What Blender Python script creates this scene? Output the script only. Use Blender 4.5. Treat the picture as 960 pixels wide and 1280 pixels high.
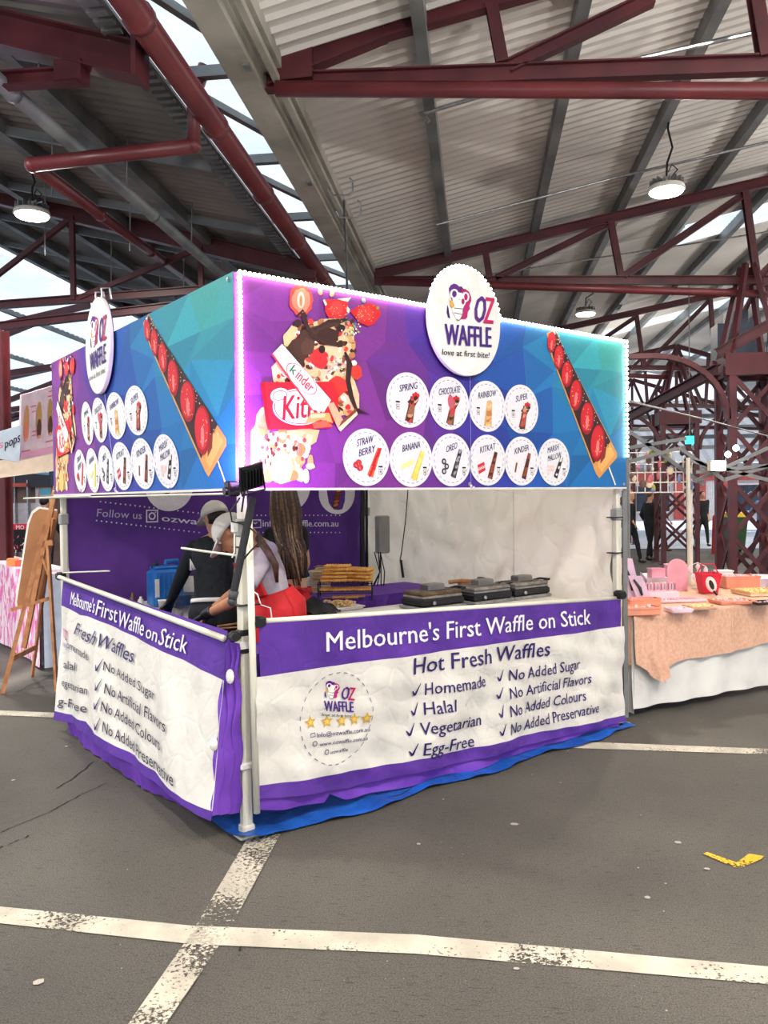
import bpy, bmesh, math, random
import numpy as np
from mathutils import Vector, Matrix
R_ = math.radians
col = bpy.context.scene.collection
for o in list(bpy.data.objects): bpy.data.objects.remove(o)

# ------------------------------------------------------------------ camera
FP, PITCH, ROLL, YAW, HC = 997.5, .0182, -.0117, .1170, 1.6294
_F = Vector((-math.sin(YAW)*math.cos(PITCH), math.cos(YAW)*math.cos(PITCH), -math.sin(PITCH)))
_R = Vector((math.cos(YAW), math.sin(YAW), 0)); _U = _R.cross(_F)
_R2 = math.cos(ROLL)*_R + math.sin(ROLL)*_U; _U2 = -math.sin(ROLL)*_R + math.cos(ROLL)*_U
CAM = Vector((0, 0, HC))
cd = bpy.data.cameras.new('camera'); cam = bpy.data.objects.new('camera', cd); col.objects.link(cam)
m = Matrix((_R2, _U2, -_F)).transposed().to_4x4(); m.translation = CAM; cam.matrix_world = m
cd.sensor_fit = 'VERTICAL'; cd.sensor_height = 32; cd.lens = FP/1280*32; cd.clip_end = 400; cd.clip_start = .05
bpy.context.scene.camera = cam
# ------------------------------------------------------------------ light
sc = bpy.context.scene
sc.view_settings.view_transform = 'Standard'; sc.view_settings.look = 'None'
sc.view_settings.gamma = 1; sc.view_settings.use_curve_mapping = False
sc.view_settings.exposure = 0.55
w = bpy.data.worlds.new('sky'); sc.world = w; w.use_nodes = True
nt = w.node_tree; bg = nt.nodes['Background']
tc = nt.nodes.new('ShaderNodeTexCoord'); nz = nt.nodes.new('ShaderNodeTexNoise'); nz.inputs['Scale'].default_value = 2.2
nz.inputs['Detail'].default_value = 4
cr = nt.nodes.new('ShaderNodeValToRGB'); cr.color_ramp.elements[0].position = .35; cr.color_ramp.elements[1].position = .65
cr.color_ramp.elements[0].color = (.62, .78, 1, 1); cr.color_ramp.elements[1].color = (1, 1, 1, 1)
nt.links.new(tc.outputs['Generated'], nz.inputs['Vector']); nt.links.new(nz.outputs['Fac'], cr.inputs['Fac'])
nt.links.new(cr.outputs['Color'], bg.inputs['Color']); bg.inputs['Strength'].default_value = 1.15
sl = bpy.data.lights.new('sun', 'SUN'); sl.energy = 3.2; sl.angle = R_(1.5); sl.color = (1, .96, .9)
sun = bpy.data.objects.new('sun', sl); col.objects.link(sun); sun.rotation_euler = (R_(38), 0, R_(-115)); sun.location = (-20, 10, 30)

# ------------------------------------------------------------------ helpers
def ray(px, py):
    return (_F*FP + _R2*(px-480) - _U2*(py-640)).normalized()
def on_plane(px, py, p0, n):
    d = ray(px, py); return CAM + d*((Vector(p0)-CAM).dot(n)/d.dot(n))
def at_y(px, py, Y): return on_plane(px, py, (0, Y, 0), Vector((0, 1, 0)))
def at_z(px, py, Z=0): return on_plane(px, py, (0, 0, Z), Vector((0, 0, 1)))
def at_d(px, py, D):
    d = ray(px, py); return CAM + d*(D/d.dot(_F))
MATS = {}
def mat(name, c, rough=.6, metal=0, c2=None, scale=8, bump=0, bscale=30, emit=0, trans=0, detail=4, spec=.4, sheen=0, alpha=1):
    """procedural principled material: colour broken by noise, noise bump"""
    if name in MATS: return MATS[name]
    M = bpy.data.materials.new(name); M.use_nodes = True; nt = M.node_tree; N = nt.nodes; L = nt.links
    b = N['Principled BSDF']; b.inputs['Roughness'].default_value = rough; b.inputs['Metallic'].default_value = metal
    b.inputs['Specular IOR Level'].default_value = spec
    c = srgb(c); c2 = srgb(c2) if c2 else tuple(x*.86 for x in c[:3])+(1,)
    t = N.new('ShaderNodeTexCoord'); n = N.new('ShaderNodeTexNoise'); n.inputs['Scale'].default_value = scale; n.inputs['Detail'].default_value = detail
    r = N.new('ShaderNodeValToRGB'); r.color_ramp.elements[0].position = .38; r.color_ramp.elements[1].position = .62
    r.color_ramp.elements[0].color = c2; r.color_ramp.elements[1].color = c
    L.new(t.outputs['Object'], n.inputs['Vector']); L.new(n.outputs['Fac'], r.inputs['Fac']); L.new(r.outputs['Color'], b.inputs['Base Color'])
    if bump:
        n2 = N.new('ShaderNodeTexNoise'); n2.inputs['Scale'].default_value = bscale; n2.inputs['Detail'].default_value = 5
        bp = N.new('ShaderNodeBump'); bp.inputs['Strength'].default_value = bump; bp.inputs['Distance'].default_value = .02
        L.new(t.outputs['Object'], n2.inputs['Vector']); L.new(n2.outputs['Fac'], bp.inputs['Height']); L.new(bp.outputs['Normal'], b.inputs['Normal'])
    if emit: b.inputs['Emission Color'].default_value = c; b.inputs['Emission Strength'].default_value = emit
    if trans:
        tr = N.new('ShaderNodeBsdfTranslucent'); mx = N.new('ShaderNodeMixShader'); mx.inputs[0].default_value = trans
        L.new(r.outputs['Color'], tr.inputs['Color']); L.new(b.outputs[0], mx.inputs[1]); L.new(tr.outputs[0], mx.inputs[2])
        L.new(mx.outputs[0], N['Material Output'].inputs['Surface'])
    if alpha < 1: b.inputs['Alpha'].default_value = alpha
    MATS[name] = M; return M
def srgb(c):
    if len(c) == 4: return c
    return tuple((x/12.92 if x <= .04045 else ((x+.055)/1.055)**2.4) for x in [v/255 for v in c])+(1,)
def tag(o, label=None, cat=None, group=None, kind=None):
    if label: o['label'] = label
    if cat: o['category'] = cat
    if group: o['group'] = group
    if kind: o['kind'] = kind
    return o
def empty(name, loc, label=None, cat=None, group=None, kind=None, rz=0):
    o = bpy.data.objects.new(name, None); col.objects.link(o); o.location = loc; o.rotation_euler.z = rz; o.empty_display_size = .1
    return tag(o, label, cat, group, kind)
def wloc(o):
    v = Vector((0, 0, 0))
    while o is not None: v = v + o.location; o = o.parent
    return v
def perp(d, up=(0, 0, 1)):
    d = Vector(d).normalized(); u = Vector(up)
    if abs(d.dot(u)) > .98: u = Vector((0, 1, 0))
    s = d.cross(u).normalized(); return s, s.cross(d).normalized()
class MB:
    def __init__(s): s.v = []; s.f = []; s.mi = []; s.c = []
    def add(s, vs, fs, mi=0, c=None):
        o = len(s.v); s.v += [Vector(x) for x in vs]
        for f in fs: s.f.append([i+o for i in f]); s.mi.append(mi); s.c.append(c)
        return s
    def box(s, c, sz, rz=0, mi=0, M=None):
        c = Vector(c); x, y, z = [k/2 for k in sz]; rot = M or Matrix.Rotation(rz, 3, 'Z')
        vs = [c + rot @ Vector((a*x, b*y, d*z)) for a in (-1, 1) for b in (-1, 1) for d in (-1, 1)]
        return s.add(vs, [(0, 1, 3, 2), (4, 6, 7, 5), (0, 4, 5, 1), (2, 3, 7, 6), (0, 2, 6, 4), (1, 5, 7, 3)], mi)
    def bbox(s, c, sz, rz=0, b=.01, mi=0):
        """box with chamfered vertical and top edges"""
        c = Vector(c); x, y, z = [k/2 for k in sz]; rot = Matrix.Rotation(rz, 3, 'Z'); b = min(b, x*.9, y*.9, z*.9)
        def ring(ix, iy, zz):
            P = [(ix, iy-b), (ix-b, iy), (-ix+b, iy), (-ix, iy-b), (-ix, -iy+b), (-ix+b, -iy), (ix-b, -iy), (ix, -iy+b)]
            return [c + rot @ Vector((p[0], p[1], zz)) for p in P]
        return s.loft([ring(x-b, y-b, -z), ring(x, y, -z+b), ring(x, y, z-b), ring(x-b, y-b, z)], mi=mi)
    def loft(s, rings, caps=True, mi=0, close=True):
        o = len(s.v); n = len(rings[0]); vs = [p for r in rings for p in r]; fs = []
        for i in range(len(rings)-1):
            for j in range(n if close else n-1):
                k = (j+1) % n; fs.append((i*n+j, i*n+k, (i+1)*n+k, (i+1)*n+j))
        if caps and close: fs.append(tuple(range(n))[::-1]); fs.append(tuple((len(rings)-1)*n+j for j in range(n)))
        return s.add(vs, fs, mi)
    def bar(s, p, q, w, h=None, up=(0, 0, 1), mi=0):
        h = h or w; p, q = Vector(p), Vector(q); a, b = perp(q-p, up); a = a*w/2; b = b*h/2
        r = lambda c: [c+a+b, c-a+b, c-a-b, c+a-b]
        return s.loft([r(p), r(q)], mi=mi)
    def ibeam(s, p, q, w, h, t=.012, up=(0, 0, 1)):
        p, q = Vector(p), Vector(q); a, b = perp(q-p, up)
        s.bar(p+b*(h/2), q+b*(h/2), w, t, up); s.bar(p-b*(h/2), q-b*(h/2), w, t, up); return s.bar(p, q, t, h-t, up)
    def tube(s, pts, r, n=8, mi=0, caps=True):
        pts = [Vector(p) for p in pts]; rr = r if isinstance(r, (list, tuple)) else [r]*len(pts); rings = []; a = None
        for i, p in enumerate(pts):
            d = (pts[min(i+1, len(pts)-1)]-pts[max(i-1, 0)])
            if d.length < 1e-9: d = Vector((0, 0, 1))
            d.normalize()
            if a is None: a, b = perp(d)
            else: a = (a-d*a.dot(d)); a = a.normalized() if a.length > 1e-6 else perp(d)[0]
            b = a.cross(d)
            rings.append([p+(a*math.cos(k*2*math.pi/n)+b*math.sin(k*2*math.pi/n))*rr[i] for k in range(n)])
        return s.loft(rings, caps, mi)
    def lathe(s, c, prof, n=16, mi=0, ax=None):
        c = Vector(c); q = ax or Matrix.Identity(3)
        rings = [[c + q @ Vector((r*math.cos(k*2*math.pi/n), r*math.sin(k*2*math.pi/n), z)) for k in range(n)] for r, z in prof]
        return s.loft(rings, True, mi)
    def ell(s, c, r, n=10, m=6, M=None, mi=0):
        c = Vector(c); r = r if isinstance(r, (tuple, list)) else (r, r, r); M = M or Matrix.Identity(3); rings = []
        for i in range(m+1):
            t = math.pi*(.02+.96*i/m)-math.pi/2
            rings.append([c + M @ Vector((r[0]*math.cos(t)*math.cos(k*2*math.pi/n), r[1]*math.cos(t)*math.sin(k*2*math.pi/n), r[2]*math.sin(t))) for k in range(n)])
        return s.loft(rings, True, mi)
    def grid(s, fn, nu, nv, mi=0, mif=None):
        vs = [fn(i/nu, j/nv) for j in range(nv+1) for i in range(nu+1)]; o = len(s.v); s.v += [Vector(x) for x in vs]
        for j in range(nv):
            for i in range(nu):
                k = o+j*(nu+1)+i; s.f.append([k, k+1, k+nu+2, k+nu+1]); s.mi.append(mif(i, j) if mif else mi); s.c.append(None)
        return s
    def build(s, name, mats, parent=None, smooth=False, loc=None):
        if not s.v: return None
        org = wloc(parent) if parent is not None else (Vector(loc) if loc is not None else Vector(((min(v.x for v in s.v)+max(v.x for v in s.v))/2, (min(v.y for v in s.v)+max(v.y for v in s.v))/2, min(v.z for v in s.v))))
        me = bpy.data.meshes.new(name); me.from_pydata([tuple(v-org) for v in s.v], [], s.f)
        for M in (mats if isinstance(mats, (list, tuple)) else [mats]): me.materials.append(M)
        me.polygons.foreach_set('material_index', s.mi)
        if smooth: me.polygons.foreach_set('use_smooth', [True]*len(s.f))
        if any(c is not None for c in s.c):
            a = me.color_attributes.new('Col', 'BYTE_COLOR', 'CORNER'); i = 0; cols = []
            for f, c in zip(s.f, s.c):
                cols += [x for _ in f for x in (c or (1, 1, 1, 1))]
            a.data.foreach_set('color', cols)
        me.update(); o = bpy.data.objects.new(name, me); col.objects.link(o)
        if parent is not None: o.parent = parent
        else: o.location = org
        return o
def copy_tree(o, parent=None):
    c = o.copy(); col.objects.link(c)
    if parent is not None: c.parent = parent
    for ch in list(o.children): copy_tree(ch, c)
    return c
def mods(o, sub=0, bev=0, solid=0, smooth=True):
    if bev:
        b = o.modifiers.new('b', 'BEVEL'); b.width = bev; b.segments = 2; b.limit_method = 'ANGLE'
    if solid: t = o.modifiers.new('s', 'SOLIDIFY'); t.thickness = solid; t.offset = 0
    if sub: t = o.modifiers.new('u', 'SUBSURF'); t.levels = sub; t.render_levels = sub
    if smooth: o.data.polygons.foreach_set('use_smooth', [True]*len(o.data.polygons))
    return o
# text as meshes, mapped through any surface function S(u, v, off)
_TC = {}
def text_mesh(t, bold=0.0):
    if (t, bold) in _TC: return _TC[(t, bold)]
    c = bpy.data.curves.new('t', 'FONT'); c.body = t; c.size = 1; c.resolution_u = 2; c.offset = bold
    o = bpy.data.objects.new('t', c); col.objects.link(o)
    dg = bpy.context.evaluated_depsgraph_get(); me = bpy.data.meshes.new_from_object(o.evaluated_get(dg))
    vs = [(v.co.x, v.co.y) for v in me.vertices]; fs = [tuple(p.vertices) for p in me.polygons]
    bpy.data.objects.remove(o); bpy.data.curves.remove(c); bpy.data.meshes.remove(me)
    x0 = min(v[0] for v in vs); x1 = max(v[0] for v in vs)
    vs = [((x-x0)/(x1-x0), y/.69) for x, y in vs]; _TC[(t, bold)] = (vs, fs); return vs, fs
def put_text(mb, S, t, O, X, Y, off=.004, bold=.01, c=None, mi=0):
    """baseline start O, baseline end X, top of capitals above O: Y, all in surface coordinates"""
    vs, fs = text_mesh(t, 0.0); h = math.hypot(Y[0]-O[0], Y[1]-O[1])*bold*1.1
    for d in ((0,) if bold < .004 else (-h, 0, h)):
        P = [S(O[0]+d+(X[0]-O[0])*x+(Y[0]-O[0])*y, O[1]+(X[1]-O[1])*x+(Y[1]-O[1])*y, off+d*.01) for x, y in vs]
        mb.add(P, fs, mi, srgb(c) if c else None)
# flat print: coloured polygons in (u, v)
class Print:
    def __init__(s, S): s.S = S; s.mb = MB()
    def poly(s, pts, c, off): s.mb.add([s.S(u, v, off) for u, v in pts], [tuple(range(len(pts)))], 0, srgb(c))
    def blob(s, u, v, ru, rv, c, off, rot=0, n=14, jit=0, rnd=random):
        P = []
        for k in range(n):
            a = k*2*math.pi/n; q = 1+jit*(rnd.random()-.5)*2; x, y = ru*q*math.cos(a), rv*q*math.sin(a)
            P.append((u+x*math.cos(rot)-y*math.sin(rot), v+x*math.sin(rot)+y*math.cos(rot)))
        s.poly(P, c, off)
    def stroke(s, pts, w, c, off):
        n = len(pts); L_ = []; R2 = []
        for i, p in enumerate(pts):
            a = pts[max(i-1, 0)]; b = pts[min(i+1, n-1)]; dx, dy = b[0]-a[0], b[1]-a[1]; l = math.hypot(dx, dy) or 1
            ww = (w[i] if isinstance(w, (list, tuple)) else w)/2; L_.append((p[0]-dy/l*ww, p[1]+dx/l*ww)); R2.append((p[0]+dy/l*ww, p[1]-dx/l*ww))
        for i in range(n-1): s.poly([L_[i], L_[i+1], R2[i+1], R2[i]], c, off)
    def ring(s, u, v, ru, rv, w, c, off, n=32, dash=0, a0=0, a1=2*math.pi):
        for k in range(n):
            if dash and k % 2: continue
            t0 = a0+(a1-a0)*k/n; t1 = a0+(a1-a0)*(k+1)/n
            s.poly([(u+ru*math.cos(t0), v+rv*math.sin(t0)), (u+ru*math.cos(t1), v+rv*math.sin(t1)), (u+(ru-w)*math.cos(t1), v+(rv-w)*math.sin(t1)), (u+(ru-w)*math.cos(t0), v+(rv-w)*math.sin(t0))], c, off)
    def text(s, t, O, X, Y, c, off, bold=.01): put_text(s.mb, s.S, t, O, X, Y, off, bold, c)
    def build(s, name, parent): return s.mb.build(name, MPRINT, parent)
def attr_mat():
    M = bpy.data.materials.new('printed_ink'); M.use_nodes = True; N = M.node_tree.nodes; L = M.node_tree.links
    a = N.new('ShaderNodeVertexColor'); a.layer_name = 'Col'; b = N['Principled BSDF']; b.inputs['Roughness'].default_value = .5; b.inputs['Specular IOR Level'].default_value = .25
    n = N.new('ShaderNodeTexNoise'); n.inputs['Scale'].default_value = 60; t = N.new('ShaderNodeTexCoord'); mx = N.new('ShaderNodeMixRGB'); mx.blend_type = 'MULTIPLY'
    r = N.new('ShaderNodeMapRange'); r.inputs[3].default_value = .82; r.inputs[4].default_value = 1.08; mx.inputs[0].default_value = 1
    L.new(t.outputs['Object'], n.inputs['Vector']); L.new(n.outputs['Fac'], r.inputs[0]); L.new(a.outputs['Color'], mx.inputs[1]); L.new(r.outputs[0], mx.inputs[2])
    L.new(mx.outputs[0], b.inputs['Base Color']); return M
MPRINT = attr_mat()
# ------------------------------------------------------------------ materials of the place
def asphalt():
    M = bpy.data.materials.new('asphalt'); M.use_nodes = True; N = M.node_tree.nodes; L = M.node_tree.links; b = N['Principled BSDF']
    t = N.new('ShaderNodeTexCoord')
    def noise(s, d=6):
        n = N.new('ShaderNodeTexNoise'); n.inputs['Scale'].default_value = s; n.inputs['Detail'].default_value = d; L.new(t.outputs['Object'], n.inputs['Vector']); return n
    def ramp(src, p0, c0, p1, c1):
        r = N.new('ShaderNodeValToRGB'); e = r.color_ramp.elements; e[0].position = p0; e[0].color = c0; e[1].position = p1; e[1].color = c1; L.new(src, r.inputs['Fac']); return r
    base = ramp(noise(.7).outputs['Fac'], .3, srgb((64, 61, 57)), .7, srgb((90, 86, 80)))
    fine = ramp(noise(170, 6).outputs['Fac'], .32, (.3, .29, .28, 1), .68, (1.7, 1.7, 1.7, 1))
    mx = N.new('ShaderNodeMixRGB'); mx.blend_type = 'MULTIPLY'; mx.inputs[0].default_value = .8; L.new(base.outputs[0], mx.inputs[1]); L.new(fine.outputs[0], mx.inputs[2])
    sp = N.new('ShaderNodeTexVoronoi'); sp.inputs['Scale'].default_value = 22; L.new(t.outputs['Object'], sp.inputs['Vector'])
    sr = ramp(sp.outputs['Distance'], .025, (1, 1, 1, 1), .045, (0, 0, 0, 1))
    gate = ramp(noise(1.6, 2).outputs['Fac'], .42, (0, 0, 0, 1), .6, (1, 1, 1, 1)); mu = N.new('ShaderNodeMath'); mu.operation = 'MULTIPLY'
    L.new(sr.outputs[0], mu.inputs[0]); L.new(gate.outputs[0], mu.inputs[1])
    mp = N.new('ShaderNodeMapping'); mp.inputs['Scale'].default_value = (12, 55, 1); n3 = N.new('ShaderNodeTexNoise'); n3.inputs['Scale'].default_value = 1.6; n3.inputs['Detail'].default_value = 5
    L.new(t.outputs['Object'], mp.inputs[0]); L.new(mp.outputs[0], n3.inputs['Vector']); st_ = ramp(n3.outputs['Fac'], .3, (.5, .49, .48, 1), .42, (1, 1, 1, 1)); m4 = N.new('ShaderNodeMixRGB'); m4.blend_type = 'MULTIPLY'; m4.inputs[0].default_value = 1
    L.new(mx.outputs[0], m4.inputs[1]); L.new(st_.outputs[0], m4.inputs[2]); mx = m4
    m2 = N.new('ShaderNodeMixRGB'); m2.inputs[2].default_value = srgb((175, 170, 160)); L.new(mu.outputs[0], m2.inputs[0]); L.new(mx.outputs[0], m2.inputs[1])
    L.new(m2.outputs[0], b.inputs['Base Color']); b.inputs['Roughness'].default_value = .72; b.inputs['Specular IOR Level'].default_value = .45
    bp = N.new('ShaderNodeBump'); bp.inputs['Strength'].default_value = .8; bp.inputs['Distance'].default_value = .004
    L.new(noise(150, 6).outputs['Fac'], bp.inputs['Height']); L.new(bp.outputs[0], b.inputs['Normal']); return M
def worn(name, c, amount=.45):
    M = mat(name, c, .65, c2=tuple(int(x*.86) for x in c), scale=5, bump=.3, bscale=60); N = M.node_tree.nodes; L = M.node_tree.links; b = N['Principled BSDF']
    t = N.new('ShaderNodeTexCoord'); n = N.new('ShaderNodeTexNoise'); n.inputs['Scale'].default_value = 55; n.inputs['Detail'].default_value = 6; n.inputs['Roughness'].default_value = .7
    n2 = N.new('ShaderNodeTexNoise'); n2.inputs['Scale'].default_value = 2.2; n2.inputs['Detail'].default_value = 3
    a = N.new('ShaderNodeMath'); a.operation = 'MULTIPLY_ADD'; a.inputs[1].default_value = .75
    r = N.new('ShaderNodeValToRGB'); r.color_ramp.elements[0].position = amount+.33; r.color_ramp.elements[1].position = amount+.40
    L.new(t.outputs['Object'], n.inputs['Vector']); L.new(t.outputs['Object'], n2.inputs['Vector'])
    L.new(n2.outputs['Fac'], a.inputs[0]); L.new(n.outputs['Fac'], a.inputs[2]); L.new(a.outputs[0], r.inputs['Fac'])
    tr = N.new('ShaderNodeBsdfTransparent'); mx = N.new('ShaderNodeMixShader'); L.new(r.outputs[0], mx.inputs[0]); L.new(b.outputs[0], mx.inputs[1]); L.new(tr.outputs[0], mx.inputs[2])
    L.new(mx.outputs[0], N['Material Output'].inputs['Surface']); return M
M_ASPH = asphalt()
M_LINE = worn('worn_white_paint', (196, 189, 174), .665)
M_LINE2 = worn('crazed_white_paint', (192, 185, 170), .53)
M_YEL = worn('yellow_paint', (232, 186, 30), .56)
M_MAROON = mat('maroon_steel', (88, 34, 40), .45, 0, (70, 26, 32), 3, spec=.5)
M_MAROON2 = mat('maroon_pipe', (112, 46, 50), .38, 0, (92, 36, 40), 2, spec=.5)
M_GREY = mat('galvanised_grey', (140, 142, 142), .5, .3, (112, 116, 118), 2)
M_PALE = mat('pale_gutter_beam', (188, 184, 174), .55, 0, (150, 146, 136), 1.5)
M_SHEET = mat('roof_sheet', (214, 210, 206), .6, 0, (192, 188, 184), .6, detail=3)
M_SHEETL = mat('roof_sheet_shade_tone', (140, 134, 130), .6, 0, (112, 108, 106), .6)  # left roof: shade put into the colour as a darker sheet tone
M_CLEAR = mat('translucent_sheet', (206, 214, 220), .4, 0, (188, 200, 210), .8, trans=.62)
M_STEEL = mat('brushed_steel', (176, 178, 180), .32, .9, (150, 152, 155), 20)
M_BLACK = mat('black_plastic', (24, 24, 26), .45)
M_WHITE = mat('white_plastic', (232, 230, 224), .4)
M_CABLE = mat('black_cable', (20, 20, 22), .5)
def struct(mb, name, m, parent=None, smooth=False):
    o = mb.build(name, m, parent, smooth)
    if parent is None: o['kind'] = 'structure'
    return o
Zc = HC   # heights below are given above eye level
# ------------------------------------------------------------------ ground
f = MB(); f.add([(-70, -14, 0), (60, -14, 0), (60, 90, 0), (-70, 90, 0)], [(0, 1, 2, 3)]); floor = struct(f, 'floor', M_ASPH)
f = MB(); f.add([(3, 24.5, .012), (50, 24.5, .012), (50, 70, .012), (3, 70, .012)], [(0, 1, 2, 3)])
f.add([(-45, 13.5, .012), (-9.5, 13.5, .012), (-9.5, 60, .012), (-45, 60, .012)], [(0, 1, 2, 3)])
struct(f, 'street_paving', mat('sun_toned_concrete', (190, 198, 210), .8, 0, (170, 180, 194), 1))  # concrete tone lightened in place of direct sun, which the roof blocks
lineroot = []
def paint(pts, zz=.004, m=None, name='floor_line'):
    b = MB(); P = [at_z(x, y, zz) for x, y in pts]; n = len(P)//2
    b.loft([[P[i], P[-1-i]] for i in range(n)], caps=False, close=False); o = struct(b, name, m or M_LINE); return o
paint([(-80, 1126), (0, 1133), (240, 1157), (520, 1168), (960, 1208), (1050, 1216), (1050, 1238), (960, 1230), (520, 1192), (240, 1180), (0, 1154), (-80, 1147)])
paint([(120, 1320), (160, 1280), (240, 1165), (312, 1043), (330, 1020), (370, 1010), (357, 1030), (285, 1165), (207, 1280), (180, 1320)], .0065, M_LINE2)
paint([(640, 920), (700, 926), (960, 936), (1010, 938), (1010, 945), (960, 943), (690, 934), (640, 930)])
paint([(-60, 884), (0, 888), (72, 891), (72, 897), (0, 894), (-60, 890)])
y = MB(); P = [at_z(a, b, .006) for a, b in [(879, 1067), (884, 1065), (921, 1078), (936, 1067), (955, 1070), (951, 1074), (928, 1084), (918, 1084)]]
y.add(P, [(0, 1, 2, 7), (2, 6, 7), (2, 3, 5, 6), (3, 4, 5)]); ym = struct(y, 'floor_marking', M_YEL)
# cracks and patch joints in the asphalt
cr_ = MB(); rc = random.Random(4)
for pts in ([(72, 985), (98, 968), (118, 950)], [(0, 1040), (60, 1015), (100, 994), (140, 975)], [(-10, 1062), (20, 1052), (45, 1040)], [(300, 1190), (302, 1180)]):
    P = [at_z(a, b, .003) for a, b in pts]; Q = []
    for i in range(len(P)-1):
        for k in range(6): Q.append(P[i].lerp(P[i+1], k/6)+Vector((rc.uniform(-.008, .008), rc.uniform(-.008, .008), 0)))
    cr_.loft([[q+Vector((.004, .004, 0)), q-Vector((.004, .004, 0))] for q in Q], caps=False, close=False)
tag(struct(cr_, 'floor_cracks', mat('crack_tar', (28, 26, 25), .9)), kind='structure')
# flecks of dried gum and grit
g = MB(); rg = random.Random(9)
for i in range(150):
    x, yv = rg.uniform(-3.6, 4), rg.uniform(1.6, 7); r = rg.choice([.003, .004, .006, .012]) if rg.random() < .95 else .02
    g.add([(x+r*math.cos(k*1.05)*rg.uniform(.7, 1.2), yv+r*math.sin(k*1.05)*rg.uniform(.7, 1.2), .0035) for k in range(6)], [tuple(range(6))])
for x, yv, r in ((643, 1031, .022), (884, 1087, .015), (645, 1212, .012), (848, 1054, .02)):
    p = at_z(x, yv); g.add([(p.x+r*math.cos(k*1.05)*rg.uniform(.7, 1.2), p.y+.7*r*math.sin(k*1.05), .0045) for k in range(6)], [tuple(range(6))])
tag(g.build('dried_gum', mat('gum', (170, 164, 155), .7)), 'pale flecks of dried gum and grit scattered over the dark asphalt', 'litter', kind='stuff')

# ------------------------------------------------------------------ roof of the market sheds
def sheet(x0, z0, x1, z1, y0, y1, name, m, pitch=.15, amp=.026, nx=1):
    b = MB(); n = int((y1-y0)/pitch*4)
    for i in range(n+1):
        yy = y0+(y1-y0)*i/n; dz = amp*[0, 0, 0, -1][i % 4]
        b.v += [Vector((x0, yy, z0+dz+Zc)), Vector((x1, yy, z1+dz+Zc))]
    for i in range(n): b.f.append([2*i, 2*i+1, 2*i+3, 2*i+2]); b.mi.append(0); b.c.append(None)
    return struct(b, name, m)
SL = .23
zr = lambda X: 3.45+SL*(X+1.5) if X < 7.5 else 3.45+SL*9-SL*(X-7.5)
zl = lambda X: 3.42+SL*(-2.45-X)
YE = 37
segs = [(-9, 14.3), (15.5, 23), (24.3, 31), (32.2, YE)]
for a, b_ in segs:
    for x0, x1 in ((-1.6, 7.5), (7.5, 16.6)): sheet(x0, zr(x0), x1, zr(x1), a, b_, 'ceiling', M_SHEET)
sheet(-1.6, zr(-1.6), 3.6, zr(3.6), 14.3, 15.5, 'ceiling', M_SHEET); sheet(-1.6, zr(-1.6), 3.6, zr(3.6), 23, 24.3, 'ceiling', M_SHEET); sheet(-1.6, zr(-1.6), 3.6, zr(3.6), 31, 32.2, 'ceiling', M_SHEET)
for a, b_ in ((14.3, 15.5), (23, 24.3), (31, 32.2)):
    for x0, x1 in ((3.6, 7.5), (7.5, 13)): sheet(x0, zr(x0), x1, zr(x1), a, b_, 'ceiling_skylight', M_CLEAR)
    sheet(13, zr(13), 16.6, zr(16.6), a, b_, 'ceiling', M_SHEET)
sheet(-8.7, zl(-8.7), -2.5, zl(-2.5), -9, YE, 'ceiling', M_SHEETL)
sheet(-24, 1.9, -8.8, zl(-8.7)-.2, -9, 44, 'ceiling_skylight', M_CLEAR, pitch=.25, amp=.03)
# valley skylight between the sheds
sheet(-2.6, 3.66, -1.55, 3.66, -2, YE, 'ceiling_skylight', M_CLEAR, pitch=.1, amp=.012)
sk = MB(); y_ = 3.0; k = 0
while y_ < 36:
    sk.bar((-2.5, y_, Zc+3.5), (-1.65, y_, Zc+3.5), .07, .09)
    sk.bar((-2.5, y_, Zc+3.48), (-1.65, y_+1.7, Zc+3.48), .06, .06)
    y_ += 1.7
struct(sk, 'ceiling_brace', M_GREY)
def longbar(X, Z, w, h, m, y0=-6, y1=YE, name='ceiling_purlin'):
    b = MB(); b.box((X, (y0+y1)/2, Z+Zc), (w, y1-y0, h)); return struct(b, name, m)
for X in (-.4, .86, 2.08, 3.31, 4.55, 5.8, 7.05, 8.3, 9.6, 10.9, 12.2, 13.5, 14.8, 16): longbar(X, zr(X)-.11, .1, .17, M_GREY)
for X in (-3.66, -4.84, -6.05, -7.3, -8.5): longbar(X, zl(X)-.11, .1, .17, M_GREY)
for yv in (4.2, 6.0, 7.8, 9.8, 11.6, 13.6, 15.5, 17.4):
    for X0, X1 in ((-2.6, -3.66), (-3.66, -4.84), (-4.84, -6.05), (-6.05, -7.3), (-7.3, -8.5)):
        b = MB(); b.bar((X0, yv, Zc+zl(X0)-.13), (X1, yv, Zc+zl(X1)-.13), .05, .09); struct(b, 'ceiling_bridging', M_GREY)
# pale box gutter between the sheds and its stepped flange
b = MB(); b.box((-1.74, 15.5, Zc+3.36), (.22, 43, .32)); b.box((-1.56, 15.5, Zc+3.44), (.16, 43, .2)); b.box((-1.52, 15.5, Zc+3.26), (.05, 43, .05)); struct(b, 'ceiling_gutter', M_PALE)
b = MB(); yy = -3
while yy < 34: b.box((-1.66, yy, Zc+3.19), (.05, .09, .02)); yy += 2.2
struct(b, 'gutter_bracket', M_GREY)
b = MB(); n = 300
for i in range(n): b.box((-2.52, 2+i*.11, Zc+3.3), (.14, .055, .03))
b.box((-2.52, 18, Zc+3.33), (.18, 40, .03)); struct(b, 'ceiling_flashing', M_GREY)
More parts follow.
